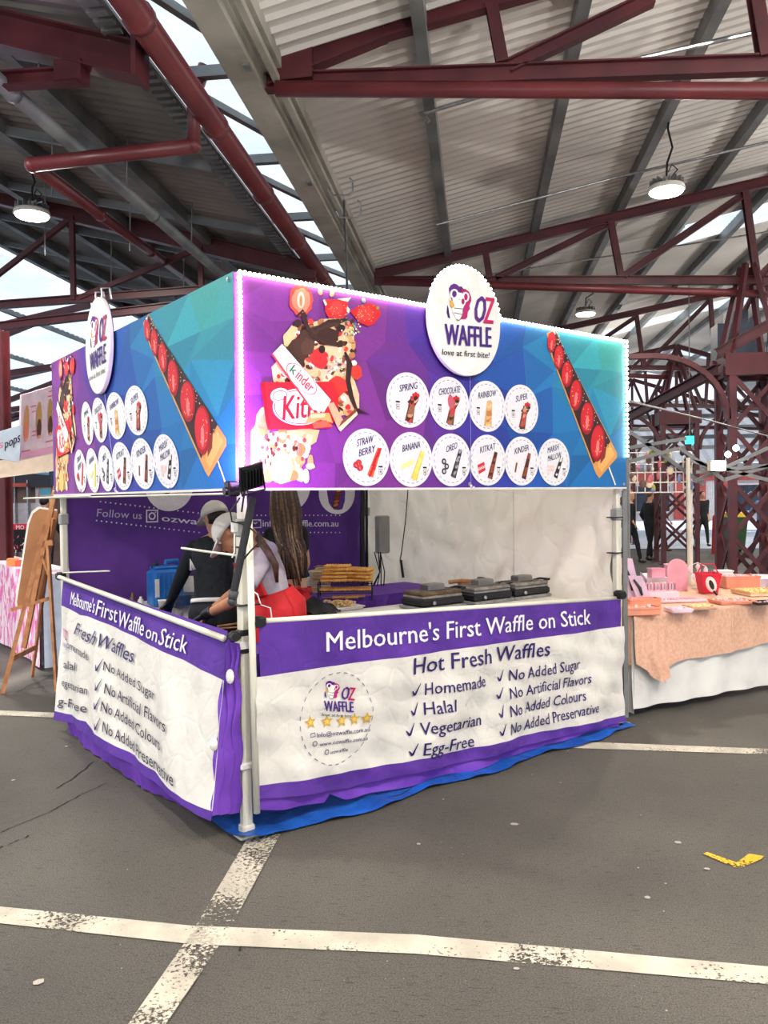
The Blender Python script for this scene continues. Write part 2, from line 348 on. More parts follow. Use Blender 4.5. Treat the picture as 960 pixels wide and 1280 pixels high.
# drain pipes
b = MB(); b.tube([(-2.2, -4, Zc+3.2), (-2.2, YE, Zc+3.2)], .1, 16); yy = 2.0
while yy < 34: b.tube([(-2.2, yy, Zc+3.2), (-2.2, yy+.06, Zc+3.2)], .112, 16); yy += 1.55
b.tube([(-2.33, -4, Zc+3.31), (-2.33, YE, Zc+3.31)], .055, 10)
main = struct(b, 'ceiling_drain_pipe', M_MAROON2, smooth=True)
P = [at_d(242, 122, 6.6), at_d(242, 182, 6.6), at_d(40, 206, 6.75)]
q = at_d(250, 360, 13.5)
b = MB(); b.tube([P[0]+Vector((.1, 0, .25)), P[0], P[1]], .055, 12); b.tube([P[1]+Vector((.03, 0, 0)), P[2]], .06, 12); b.tube([P[2], (P[2]+q)/2, q], .055, 12)
for t in (.25, .55): c = P[2].lerp(q, t); dd = (q-P[2]).normalized()*.05; b.tube([c-dd, c+dd], .068, 12)
for c in (P[1], P[2]): b.ell(c, .064, 12, 8)
struct(b, 'ceiling_drain_offset', M_MAROON2, smooth=True)
b = MB(); b.tube([(-3.42, -2, Zc+3.05), (-3.42, YE, Zc+3.05)], .06, 12); yy = 3
while yy < 30: b.tube([(-3.42, yy, Zc+3.05), (-3.42, yy+.08, Zc+3.05)], .07, 12); yy += 2.6
struct(b, 'ceiling_conduit', M_GREY, smooth=True)
b = MB()
for yy in (4.5, 6, 7.6, 9.4, 11.2, 13):
    for X in (-3.42, -4.2, -5.3): b.tube([(X, yy, Zc+3.05), (X+.02, yy, Zc+zl(X)-.05)], .008, 5)
struct(b, 'ceiling_hanger_rods', M_GREY)
# trusses
def seg(b, a, c, Y, wpx, off=0, depth=None):
    """steel section between two points of the truss plane at distance Y; wpx its depth there in pixels"""
    p, q = at_y(*a, Y), at_y(*c, Y); p.y += off; q.y += off; h = wpx*Y/FP*1.0
    b.ibeam(p, q, depth or max(.09, h*.7), h, .014, up=(0, 0, 1)) if h > .07 else b.bar(p, q, h, h)
T1 = dict(bot=[(333, 104), (1010, 79)], pipe=[(345, 111), (1010, 115)], top=[(333, 90), (480, 36), (700, -22)])
def truss_piece(name, parent, fn, m=M_MAROON): b = MB(); fn(b); return b.build(name, m, parent)
def truss1():
    Y = 6.18; r = empty('roof_truss', at_y(340, 105, Y), kind='structure')
    pb = at_y(333, 104, Y); qb = at_y(1010, 79, Y); pt = at_y(480, 36, Y); rt = Vector((7.5, Y, Zc+zr(7.5)-.3)); en = Vector((16.4, Y, Zc+3.3)); mb = Vector((7.5, Y, qb.z))
    truss_piece('bottom_chord', r, lambda b: (b.ibeam(pb, qb, .09, .12), b.ibeam(qb, mb, .09, .12), b.ibeam(mb, en, .09, .12)))
    truss_piece('top_chord', r, lambda b: (seg(b, (333, 96), (480, 36), Y, 26), b.ibeam(pt, rt, .1, .15), b.ibeam(rt, en+Vector((0, 0, .12)), .1, .15)))
    for x0, x1 in ((2.0, 3.3), (3.3, 4.6), (4.6, 6), (6, 7.5), (9, 7.5), (10.5, 9), (12, 10.5), (13.5, 12)):
        truss_piece('web_member', r, lambda b: (b.bar((x0 if x0 > 2 else 2.9, Y, qb.z), (x1, Y, Zc+zr(x1)-.33), .07, .09)) if x0 > 3 else None)
        if x1 > 3.3: truss_piece('web_member', r, lambda b: b.bar((x1, Y, qb.z), (x1, Y, Zc+zr(x1)-.33), .07, .09))
    for a, c, w_ in (((614, 6), (628, 80), 15), ((943, -10), (956, 72), 15), ((636, 84), (815, -2), 14)):
        truss_piece('web_member', r, lambda b: seg(b, a, c, Y, w_))
    truss_piece('gusset_plate', r, lambda b: b.loft([[at_y(x, y, Y)+Vector((0, d, 0)) for x, y in ((340, 72), (392, 62), (392, 100), (340, 106))] for d in (-.06, .06)]))
    b = MB(); b.tube([at_y(345, 111, Y-.05), at_y(1010, 114, Y-.05), Vector((12, Y-.05, at_y(1010, 114, Y).z-.1))], .06, 14); struct(b, 'ceiling_drain_pipe', M_MAROON2, smooth=True)
truss1()
def truss2(Y0, dx=0, mem=None):
    """same members as drawn on the plane Y=11.8, shifted back to Y0"""
    Yr = 11.8; r = empty('roof_truss', at_y(470, 350, Yr)+Vector((0, Y0-Yr, 0)), kind='structure'); o = Y0-Yr
    S = lambda a, c, w_: (lambda b: seg(b, a, c, Yr, w_, off=o))
    truss_piece('bottom_chord', r, S((468, 351), (1180, 350), 9))
    truss_piece('top_chord', r, S((468, 343), (1190, 172), 11))
    truss_piece('top_chord', r, S((1190, 172), (1900, 346), 11)); truss_piece('bottom_chord', r, S((1180, 350), (1900, 352), 9))
    for a, c in (((607, 316), (612, 348)), ((763, 276), (776, 346)), ((931, 240), (946, 348)), ((1090, 200), (1100, 348)), ((1190, 172), (1190, 350)), ((1290, 200), (1280, 350)), ((1450, 240), (1440, 350)),
                 ((620, 348), (761, 280)), ((780, 345), (927, 245)), ((950, 345), (1088, 205)), ((1105, 345), (1188, 180)), ((1270, 345), (1195, 180)), ((1430, 345), (1292, 205)), ((1600, 345), (1452, 245))):
        truss_piece('web_member', r, S(a, c, 7))
    b = MB(); p, q = at_y(480, 354, Yr), at_y(1000, 371, Yr); p.y += o-.08; q.y += o-.08; b.tube([p, q], .055, 12); struct(b, 'ceiling_drain_pipe', M_MAROON2, smooth=True)
for Y0 in (11.8, 19.5, 27, 34.5): truss2(Y0)
def ltruss(Y, off):
    r = empty('roof_truss', at_y(177, 80, 5.5)+Vector((0, off, 0)), kind='structure')
    S = lambda a, c, w_: (lambda b: seg(b, a, c, 5.5, w_, off=off))
    truss_piece('top_chord', r, S((-420, -60), (177, 80), 42)); truss_piece('end_plate', r, lambda b: b.loft([[at_y(x, y, 5.5)+Vector((0, off+d, 0)) for x, y in ((172, 54), (178, 56), (178, 104), (172, 103))] for d in (-.12, .12)]))
    truss_piece('bottom_chord', r, S((-420, 128), (100, 95), 18)); truss_piece('gusset_plate', r, lambda b: b.box(at_y(90, 92, 5.5)+Vector((0, off, 0)), (.2, .14, .14)))
ltruss(6.18, 0)
def ltruss2(Y0):
    Yr = 10.7; o = Y0-Yr; r = empty('roof_truss', at_y(395, 340, Yr)+Vector((0, o, 0)), kind='structure'); S = lambda a, c, w_: (lambda b: seg(b, a, c, Yr, w_, off=o))
    truss_piece('top_chord', r, S((-150, 210), (395, 340), 20)); truss_piece('bottom_chord', r, S((-150, 392), (395, 352), 9)); truss_piece('bottom_chord', r, S((-150, 425), (395, 362), 9))
    for a, c in (((250, 308), (252, 360)), ((90, 270), (92, 375)), ((100, 372), (245, 312)), ((-60, 240), (-60, 385)), ((-50, 380), (86, 275))): truss_piece('web_member', r, S(a, c, 6))
for Y0 in (10.7, 18.5, 27): ltruss2(Y0)
# canopy trusses and purlins in the bright left bay
for Yc in (13, 17.5, 22, 27, 33):
    r = empty('roof_truss', (-16, Yc, Zc+3), kind='structure')
    for nm, a, c in (('top_chord', (-24, Yc, Zc+1.75), (-8.8, Yc, Zc+4.5)), ('bottom_chord', (-24, Yc, Zc+1.6), (-8.8, Yc, Zc+3.2)), ('web_member', (-20, Yc, Zc+2.0), (-15, Yc, Zc+3.4)), ('web_member', (-15, Yc, Zc+2.5), (-10, Yc, Zc+4.2))):
        truss_piece(nm, r, lambda b: b.bar(a, c, .09, .15))
for X in (-10.5, -12.5, -14.5, -16.5, -18.5, -21): longbar(X, 1.9+(X+24)*.186-.1, .08, .12, M_GREY, 2, 42)
# conduits and hooks under the right roof
b = MB(); b.tube([at_y(545, 281, 9.6), at_y(770, 222, 9.6), at_y(1000, 168, 9.6)], .016, 8); b.tube([at_y(525, 143, 7.2), at_y(603, 120, 7.2)], .018, 8); b.tube([at_y(528, 142, 7.2), at_y(536, 152, 7.2)], .02, 6)
b.tube([at_y(790, 75, 6.6), at_y(1000, 28, 6.6)], .02, 8); b.tube([at_y(600, 345, 13), at_y(960, 290, 13)], .014, 6); struct(b, 'ceiling_conduit', M_STEEL)
for (x, y, Y) in ((437, 240, 7.4), (447, 268, 7.4)):
    b = MB(); c = at_y(x, y, Y); b.tube([c+Vector((-.2, 0, .04)), c+Vector((-.17, 0, -.02)), c+Vector((0, 0, -.03)), c+Vector((.03, 0, 0)), c+Vector((.03, 0, .1)), c+Vector((.0, 0, .13))], .008, 6); struct(b, 'ceiling_hook', M_STEEL)
b = MB(); b.tube([at_y(430, 250, 7.4), at_y(432, 300, 7.5), at_y(434, 362, 7.6)], .012, 6); struct(b, 'ceiling_drop_cable', M_CABLE)

# ------------------------------------------------------------------ lattice columns
def column(cx, cy, w_, zt, side=True):
    r = empty('lattice_column', (cx, cy, 0), kind='structure'); h = w_/2
    for sx in (-1, 1):
        for sy in (-1, 1):
            b = MB(); b.bar((cx+sx*h, cy+sy*h, 0), (cx+sx*h, cy+sy*h, zt), .1, .1); b.build('post', M_MAROON, r)
            b = MB(); b.box((cx+sx*h, cy+sy*h, .01), (.2, .2, .02)); b.build('foot_plate', M_MAROON, r)
    z = .3; st = .74
    while z+st < zt+.1:
        for sy in (-1, 1):
            for s in (-1, 1):
                b = MB(); b.bar((cx-s*h, cy+sy*h+.02*s, z), (cx+s*h, cy+sy*h+.02*s, z+st), .02, .06); b.build('lattice_bar', M_MAROON, r)
                b = MB(); b.bar((cx+sy*h+.02*s, cy-s*h, z), (cx+sy*h+.02*s, cy+s*h, z+st), .02, .06); b.build('lattice_bar', M_MAROON, r)
        z += st
    b = MB(); b.box((cx, cy-h, zt), (w_+.2, .12, .3)); b.box((cx, cy+h, zt), (w_+.2, .12, .3)); b.box((cx-h, cy, zt), (.12, w_, .3)); b.box((cx+h, cy, zt), (.12, w_, .3)); b.build('cap_beam', M_MAROON, r)
    for sx in (-1, 1):
        for sy in (-1, 1):
            b = MB(); b.bar((cx+sx*h, cy+sy*h, zt+.1), (cx+sx*.06, cy+sy*.1, Zc+3.2), .07, .07); b.build('strut', M_MAROON, r)
    for s, L_ in ((-1, 3.1), (1, 3.1)):
        b = MB(); P = [Vector((cx+s*(h+.06+1.0*(1-math.cos(t))), cy-h, zt-.75+.9*math.sin(t))) for t in [k*math.pi/2/8 for k in range(9)]]+[Vector((cx+s*(h+1.7), cy-h, zt+.15))]
        for i in range(9): b.bar(P[i], P[i+1], .07, .1, up=(0, 1, 0))
        b.build('curved_brace', M_MAROON, r)
    return r
column(3.8, 11.8, .62, 3.4); column(4.65, 19.5, .75, 3.4); column(4.65, 27, .75, 3.4); column(4.65, 34.5, .75, 3.4); column(12.5, 19.5, .75, 3.4); column(12.5, 27, .75, 3.4)
b = MB(); b.box((3.85, 12.5, Zc+2.2), (.62, .35, .62)); b.box((3.85, 12.5, Zc+2.55), (.3, .2, .3)); struct(b, 'ceiling_duct_box', mat('blue_grey_paint', (72, 84, 100), .5))
b = MB(); b.ibeam(at_y(965, 404, 11.5), at_y(897, 442, 11.5), .1, .14); b.ibeam(at_y(897, 462, 11.6), at_y(785, 522, 15), .1, .14); struct(b, 'ceiling_brace', M_MAROON)
# left maroon column
b = MB(); b.ibeam((at_y(1, 500, 9.4).x, 9.4, 0), (at_y(1, 500, 9.4).x, 9.4, Zc+2.15), .16, .16, .02, up=(0, 1, 0)); lc = struct(b, 'left_column', M_MAROON)
# ------------------------------------------------------------------ high bay lamps
M_GLOW = mat('lamp_glow', (255, 250, 235), .5, emit=14)
M_GLOW.node_tree.nodes['Principled BSDF'].inputs['Emission Color'].default_value = (1, .93, .8, 1)
M_LAMP = mat('lamp_housing', (225, 222, 214), .4)
lamps = []
def lamp(p, top, label, power=110, group='high bay lamps'):
    r = empty('high_bay_lamp', p, label, 'lamp', group)
    b = MB(); b.lathe(p, [(.04, .14), (.06, .13), (.08, .08), (.19, .04), (.2, 0), (.185, -.01)], 24); b.build('housing', M_LAMP, r, True)
    b = MB()
    for k in range(16): a = k*math.pi/8; b.box(Vector(p)+Vector((.13*math.cos(a), .13*math.sin(a), .085)), (.1, .008, .06), rz=a)
    b.build('cooling_fins', M_STEEL, r)
    b = MB(); b.lathe(p, [(.182, -.012), (.17, -.03), (.05, -.045)], 24); b.build('diffuser', M_GLOW, r, True)
    b = MB(); t = Vector(top); t = Vector((t.x, t.y, (zr(t.x) if t.x > -1.6 else zl(t.x))+Zc-.1)); c = Vector(p); b.tube([c+Vector((0, 0, .14)), c+Vector((.01, 0, .3)), c.lerp(t, .55)+Vector((.04, 0, 0)), c.lerp(t, .8)+Vector((-.02, 0, 0)), t], .012, 6); b.tube([c+Vector((.05, 0, .14)), c+Vector((.12, 0, .22)), c+Vector((.06, 0, .28)), c+Vector((.02, 0, .2))], .008, 6); b.build('cable', M_CABLE, r)
    l = bpy.data.lights.new('lamp_light', 'AREA'); l.shape = 'DISK'; l.size = .34; l.energy = power; l.color = (1, .93, .82)
    o = bpy.data.objects.new('lamp_light', l); col.objects.link(o); o.parent = r; o.location = (0, 0, -.06); return r
lamp(at_d(833, 238, 8.76), at_d(838, 133, 8.76), 'bright round high bay lamp hanging above the jewellery table, largest in view', group=None)
lamp(at_d(732, 392, 15.5), at_d(744, 328, 15.5), 'smaller lit high bay lamp seen just over the top edge of the booth', group=None)
lamp(at_d(40, 268, 9), at_d(40, 235, 9), 'lit high bay lamp under the darker roof beside the bright canopy', group=None)
for i, (x, y, D) in enumerate(((917, 508, 28), (958, 458, 22))): lamp(at_d(x, y, D), at_d(x, y-20, D), ('tiny far lit lamp seen through the lattice column', 'small pale lamp hanging right of the lattice column cap')[i], group=None)
def far_lamp(X, Y, power=150):
    """the hall's other lamps, behind the viewer or hidden by the booth"""
    zt = (zr(X) if X > -1.6 else zl(X))+Zc; p = Vector((X, Y, zt-.8)); b = MB(); b.lathe(p, [(.04, .14), (.08, .08), (.2, 0), (.17, -.03)], 16); o = struct(b, 'ceiling_lamp', M_GLOW)
    l = bpy.data.lights.new('lamp_light', 'AREA'); l.shape = 'DISK'; l.size = .34; l.energy = power; l.color = (1, .93, .82)
    q = bpy.data.objects.new('lamp_light', l); col.objects.link(q); q.location = p-Vector((0, 0, .06))
for X, Y in ((1.5, .5), (-4.5, .5), (1.5, -5), (-5, -5), (4.6, 2.5), (-5, 4.5), (9, 9), (9, 16)): far_lamp(X, Y)
def uplight(x, y, z, power):
    """invented floodlight box, added to brighten the roof sheets from below"""
    b = MB(); b.bbox((x, y, z), (.5, .2, .1), 0, .02); b.box((x, y, z+.055), (.44, .15, .01)); struct(b, 'added_roof_light', M_LAMP)
    l = bpy.data.lights.new('uplight', 'AREA'); l.shape = 'RECTANGLE'; l.size = .5; l.size_y = .2; l.energy = power; l.color = (1, .95, .87)
    q = bpy.data.objects.new('uplight', l); col.objects.link(q); q.location = (x, y, z+.08); q.rotation_euler.x = math.pi
for x, y, z, pw in ((1, -1.5, 2.9, 400), (4.5, 0, 2.9, 400), (4.65, 22.5, 3.4, 70), (4.65, 30, 3.4, 70), (8.5, 7, 3.2, 380), (10.5, 15, 3.2, 300), (-6, -1, 3.0, 150)):
    if pw: uplight(x, y, z, pw)  # added only for their upward light on the roof, not known fittings
# ------------------------------------------------------------------ the booth: two printed faces meet at its front corner
ROT = .7719; EX = Vector((math.cos(ROT), math.sin(ROT), 0)); EY = Vector((-math.sin(ROT), math.cos(ROT), 0))
CC = Vector((-1.132, 3.7067, 0)); W, DD, ZB, ZT = 3.0, 3.029, 1.672, 2.70
SR = lambda u, z, o=0: CC + EX*u - EY*(o+.03) + Vector((0, 0, z))              # right face, u from the front corner
SLf = lambda u, z, o=0: CC + EY*(DD-u) - EX*(o+.03) + Vector((0, 0, z))          # left face, u from its far end to the corner
SBk = lambda u, z, o=0: CC + EX*u + EY*(DD-.03-o) + Vector((0, 0, z))            # back purple wall, facing the camera
def uvR(px, py, o=0): p = on_plane(px, py, SR(0, 0, o), EY)-CC; return (p.dot(EX), p.z)
def uvL(px, py, o=0): p = on_plane(px, py, SLf(0, 0, o), EX)-CC; return (DD-p.dot(EY), p.z)
def uvB(px, py, o=0): p = on_plane(px, py, SBk(0, 0, o), EY)-CC; return (p.dot(EX), p.z)
def inner(a, b, z=0): return CC + EX*a + EY*b + Vector((0, 0, z))                # a along the right face, b along the left face
M_POLE = mat('cream_powder_coat', (226, 222, 206), .4, .1, (208, 204, 188), 3)
M_PURP = mat('purple_cloth', (88, 46, 150), .75, 0, (74, 38, 132), 5, bump=.35, bscale=9)
M_PURPL = mat('bright_purple_cloth', (112, 62, 178), .7, 0, (96, 50, 158), 5, bump=.35, bscale=9)
M_PURPD = mat('deep_purple_cloth', (92, 50, 140), .8, 0, (78, 42, 122), 3, bump=.5, bscale=5)
M_WCLOTH = mat('white_cloth', (216, 212, 206), .75, 0, (206, 202, 196), 5, bump=.35, bscale=9)
M_WALLW = mat('white_side_wall', (240, 237, 228), .6, 0, (230, 227, 216), 2, bump=.8, bscale=3.2, trans=.45)
M_CANOPY = mat('white_canopy', (238, 238, 236), .7, 0, (228, 228, 226), 2, trans=.75)
M_TARP = mat('blue_tarpaulin', (24, 92, 190), .45, 0, (18, 74, 160), 6, bump=.6, bscale=14)
def creases(M, scale, depth, dist=.25):
    """sharp fold lines in a crumpled sheet: distorted cell edges as fine relief over the soft noise"""
    N = M.node_tree.nodes; L = M.node_tree.links; b = N['Principled BSDF']; old = b.inputs['Normal'].links[0].from_node
    t = N.new('ShaderNodeTexCoord'); n = N.new('ShaderNodeTexNoise'); n.inputs['Scale'].default_value = 2.5; a = N.new('ShaderNodeMixRGB'); a.blend_type = 'ADD'; a.inputs[0].default_value = dist
    v = N.new('ShaderNodeTexVoronoi'); v.feature = 'DISTANCE_TO_EDGE'; v.inputs['Scale'].default_value = scale; r = N.new('ShaderNodeMapRange'); r.inputs[2].default_value = .12; bp = N.new('ShaderNodeBump'); bp.inputs['Strength'].default_value = depth; bp.inputs['Distance'].default_value = .02
    L.new(t.outputs['Object'], n.inputs['Vector']); L.new(t.outputs['Object'], a.inputs[1]); L.new(n.outputs['Color'], a.inputs[2]); L.new(a.outputs[0], v.inputs['Vector']); L.new(v.outputs['Distance'], r.inputs[0]); L.new(r.outputs[0], bp.inputs['Height']); L.new(old.outputs[0], bp.inputs['Normal']); L.new(bp.outputs[0], b.inputs['Normal'])
creases(M_WCLOTH, 7, .11); creases(M_WALLW, 4.5, .4); creases(M_PURP, 7, .09); creases(M_PURPL, 5, .12)
gz = empty('marquee', CC, 'white framed pop-up marquee standing at the crossing of the painted lines', 'marquee')
def pole(a, b, name='pole'):
    r = MB(); c = inner(a, b); r.bbox(c+Vector((0, 0, .75)), (.052, .052, 1.46), ROT, .01); r.bbox(c+Vector((0, 0, 2.0)), (.042, .042, 1.3), ROT, .008); o = r.build(name, M_POLE, gz)
    k = MB(); k.bbox(c+Vector((0, 0, .006)), (.13, .13, .012), ROT, .02); k.bbox(c+Vector((0, 0, .03)), (.066, .066, .05), ROT, .01); k.build('foot_plate', M_POLE, o)
    k = MB(); k.bbox(c+Vector((0, 0, 1.49)), (.066, .066, .09), ROT, .01); k.build('collar', mat('grey_plastic', (150, 150, 148), .5), o)
    return o
for a, b in ((.03, .03), (W-.03, .03), (.03, DD-.03), (W-.03, DD-.03)): po = pole(a, b)
for z in (2.62, 1.75):
    for p, q in (((.03, .03), (W-.03, .03)), ((.03, .03), (.03, DD-.03)), ((W-.03, .03), (W-.03, DD-.03)), ((.03, DD-.03), (W-.03, DD-.03))):
        b = MB(); b.bar(inner(*p, z), inner(*q, z), .022, .034); b.build('eave_bar', M_POLE, gz)
cn = MB(); cs = [inner(.0, .0, 2.66), inner(W, 0, 2.66), inner(W, DD, 2.66), inner(0, DD, 2.66)]; pk = inner(W/2, DD/2, 3.08)
cn.add(cs+[pk], [(0, 1, 4), (1, 2, 4), (2, 3, 4), (3, 0, 4)]); cn.build('canopy_roof', M_CANOPY, gz)
for k in (0, 1, 2, 3): b = MB(); b.bar(cs[k]-Vector((0, 0, .05)), pk-Vector((0, 0, .05)), .02, .03); b.build('canopy_rib', M_POLE, gz)
# adjuster blocks and tie straps on the front leg
c = inner(.03, .03)
for z in (.985, .90): b = MB(); b.bbox(c+Vector((0, 0, z)), (.07, .07, .03), ROT, .008); b.build('black_strap', M_BLACK, gz)
b = MB(); b.bbox(c+Vector((0, 0, .34)), (.085, .075, .035), ROT, .008); b.bbox(c+Vector((0, 0, .92)), (.07, .066, .05), ROT, .008); b.build('leg_clip', M_WHITE, gz)
for z in (1.52, 1.40, 1.12): b = MB(); b.bbox(c+Vector((.02, -.01, z)), (.12, .066, .006), ROT, .002); b.build('cable_tie', M_BLACK, gz)
c2 = inner(W-.03, .03)
for z in (1.47, 1.22): b = MB(); b.bbox(c2+Vector((-.01, -.01, z)), (.12, .07, .008), ROT, .002); b.build('cable_tie', M_BLACK, gz)
b = MB(); p0 = on_plane(783, 611, SR(0, 0, .02), EY); b.bar(inner(W+.02, -.0, 1.66), inner(W+.02, 0, .05), .03, .05); b.build('wall_edge_strip', mat('grey_strip', (120, 122, 122), .5), gz)
# second slim tube standing beside the front leg, rails with black end clamps
b = MB(); p = on_plane(311, 640, SR(0, 0, .03), EY); q = on_plane(321, 1016, SR(0, 0, .03), EY); b.tube([q, p], .017, 10); tb = b.build('banner_upright', M_POLE, gz, True)
ur, vr = uvR(330, 777, .0), uvR(769, 748, .0)
rail = MB(); rail.tube([SR(ur[0], ur[1], .0), SR(vr[0], vr[1], .0)], .016, 10); rail.build('banner_rail', M_POLE, gz, True)
ul, vl = uvL(80, 721), uvL(288, 797)
rail = MB(); rail.tube([SLf(ul[0], ul[1], .035), SLf(vl[0], vl[1], .035)], .016, 10); rail.build('banner_rail', M_POLE, gz, True)
def clamp(c, s=1): b = MB(); b.bbox(c, (.07*s, .07*s, .06*s), ROT, .012); b.tube([c+Vector((.02, -.05*s, 0)), c+Vector((-.01, .0, 0))], .026*s, 10); b.build('rail_clamp', M_BLACK, gz)
clamp(SR(*uvR(322, 777), .01), .9); clamp(SR(*uvR(773, 743), .01)); clamp(SLf(*uvL(76, 720))); clamp(SLf(*uvL(293, 795)), .8)
b = MB(); b.tube([on_plane(40, 623, SLf(0, 0), EX), on_plane(292, 617, SLf(0, 0, .02), EX)], .006, 6); b.build('spreader_wire', M_POLE, gz)

# ---- printed fascia
def k_(x, y): return uvR(320+x/4.74, 350+y/4.74)
def lerp(a, b, t): return tuple(a[i]+(b[i]-a[i])*t for i in range(len(a)))
GR = [(0, (116, 50, 134)), (.9, (114, 46, 130)), (1.25, (84, 42, 134)), (1.55, (52, 46, 144)), (1.85, (32, 78, 166)), (2.3, (26, 106, 170)), (2.7, (28, 122, 166)), (3.1, (32, 120, 160))]
def grad(u, z):
    t = u+(z-2.15)*.35
    for (a, ca), (b, cb) in zip(GR, GR[1:]):
        if t <= b: c = lerp(ca, cb, max(0, (t-a)/(b-a))); break
    else: c = GR[-1][1]
    k = max(0, min(1, (u-2.0)/.8))*max(0, min(1, (z-2.1)/.5)); c = lerp(c, (54, 158, 156), k)
    k = max(0, min(1, (u-2.2)/.8))*max(0, min(1, (2.15-z)/.4)); return lerp(c, (18, 84, 158), k*.8)
def lowpoly(P, seed):
    r = random.Random(seed); nu, nv = 11, 5; V = {}
    for i in range(nu+1):
        for j in range(nv+1):
            u = 3*i/nu+(r.uniform(-.1, .1) if 0 < i < nu else 0); z = ZB+(ZT-ZB)*j/nv+(r.uniform(-.07, .07) if 0 < j < nv else 0); V[i, j] = (u, z)
    for i in range(nu):
        for j in range(nv):
            q = [V[i, j], V[i+1, j], V[i+1, j+1], V[i, j+1]]
            for t in (((0, 1, 2), (0, 2, 3)) if r.random() < .5 else ((0, 1, 3), (1, 2, 3))):
                u = sum(q[k][0] for k in t)/3; z = sum(q[k][1] for k in t)/3; c = grad(u, z); s = r.uniform(.9, 1.1)
                P.poly([q[k] for k in t], tuple(min(255, x*s) for x in c), .0)
S1 = .0022
def strawberry(P, u, v, ru, rv, off, rot=0, r=random):
    P.blob(u, v, ru, rv, (150, 14, 28), off, rot, 18); P.blob(u-.08*ru, v+.06*rv, ru*.84, rv*.86, (204, 28, 42), off+.0004, rot, 16)
    P.blob(u-.05*ru, v-.25*rv, ru*.22, rv*.45, (240, 120, 116), off+.0008, rot, 10)
    for k in range(10): a = r.random()*6.28; q = r.random()**.5*.8; P.blob(u+ru*q*math.cos(a), v+rv*q*math.sin(a), ru*.05, rv*.04, (250, 190, 130), off+.001, 0, 5)
def stick_print(P, r):
    f = lambda x, y: uvR(x, y)
    P.poly([f(*p) for p in ((684, 417), (695, 412), (707, 440), (771, 566), (771, 572), (749, 598), (745, 592), (690, 446))], (214, 150, 78), S1)
    P.poly([f(*p) for p in ((686, 418), (695, 414), (707, 440), (763, 552), (742, 580), (692, 447))], (52, 22, 20), S1+.0006)
    P.poly([f(*p) for p in ((750, 566), (762, 556), (768, 568), (752, 590), (747, 583))], (232, 172, 96), S1+.001)
    P.poly([f(*p) for p in ((752, 562), (758, 558), (756, 572), (750, 580))], (120, 48, 24), S1+.0013)
    P.stroke([f(761, 584), f(769, 606)], .012, (240, 232, 214), S1+.0006)
    for k in range(110):
        t = r.random(); x = 697+t*66+r.uniform(-7, 1); y = 418+t*138+r.uniform(-3, 8); u, z = f(x, y); P.blob(u, z, .006, .003, r.choice([(245, 225, 205), (210, 170, 150), (120, 60, 50)]), S1+.0012, r.random()*3, 5)
    for x, y, a, b in ((690, 428, 6.5, 14), (699, 447, 7.5, 16), (709, 468, 8.5, 17), (720, 494, 9.5, 20), (734, 523, 10.5, 21), (747, 554, 11, 24)):
        u, z = f(x, y); u2 = f(x+a, y)[0]; z2 = f(x, y-b)[1]; strawberry(P, u, z, abs(u2-u)*.8, abs(z2-z)*.98, S1+.002, -.16, r)
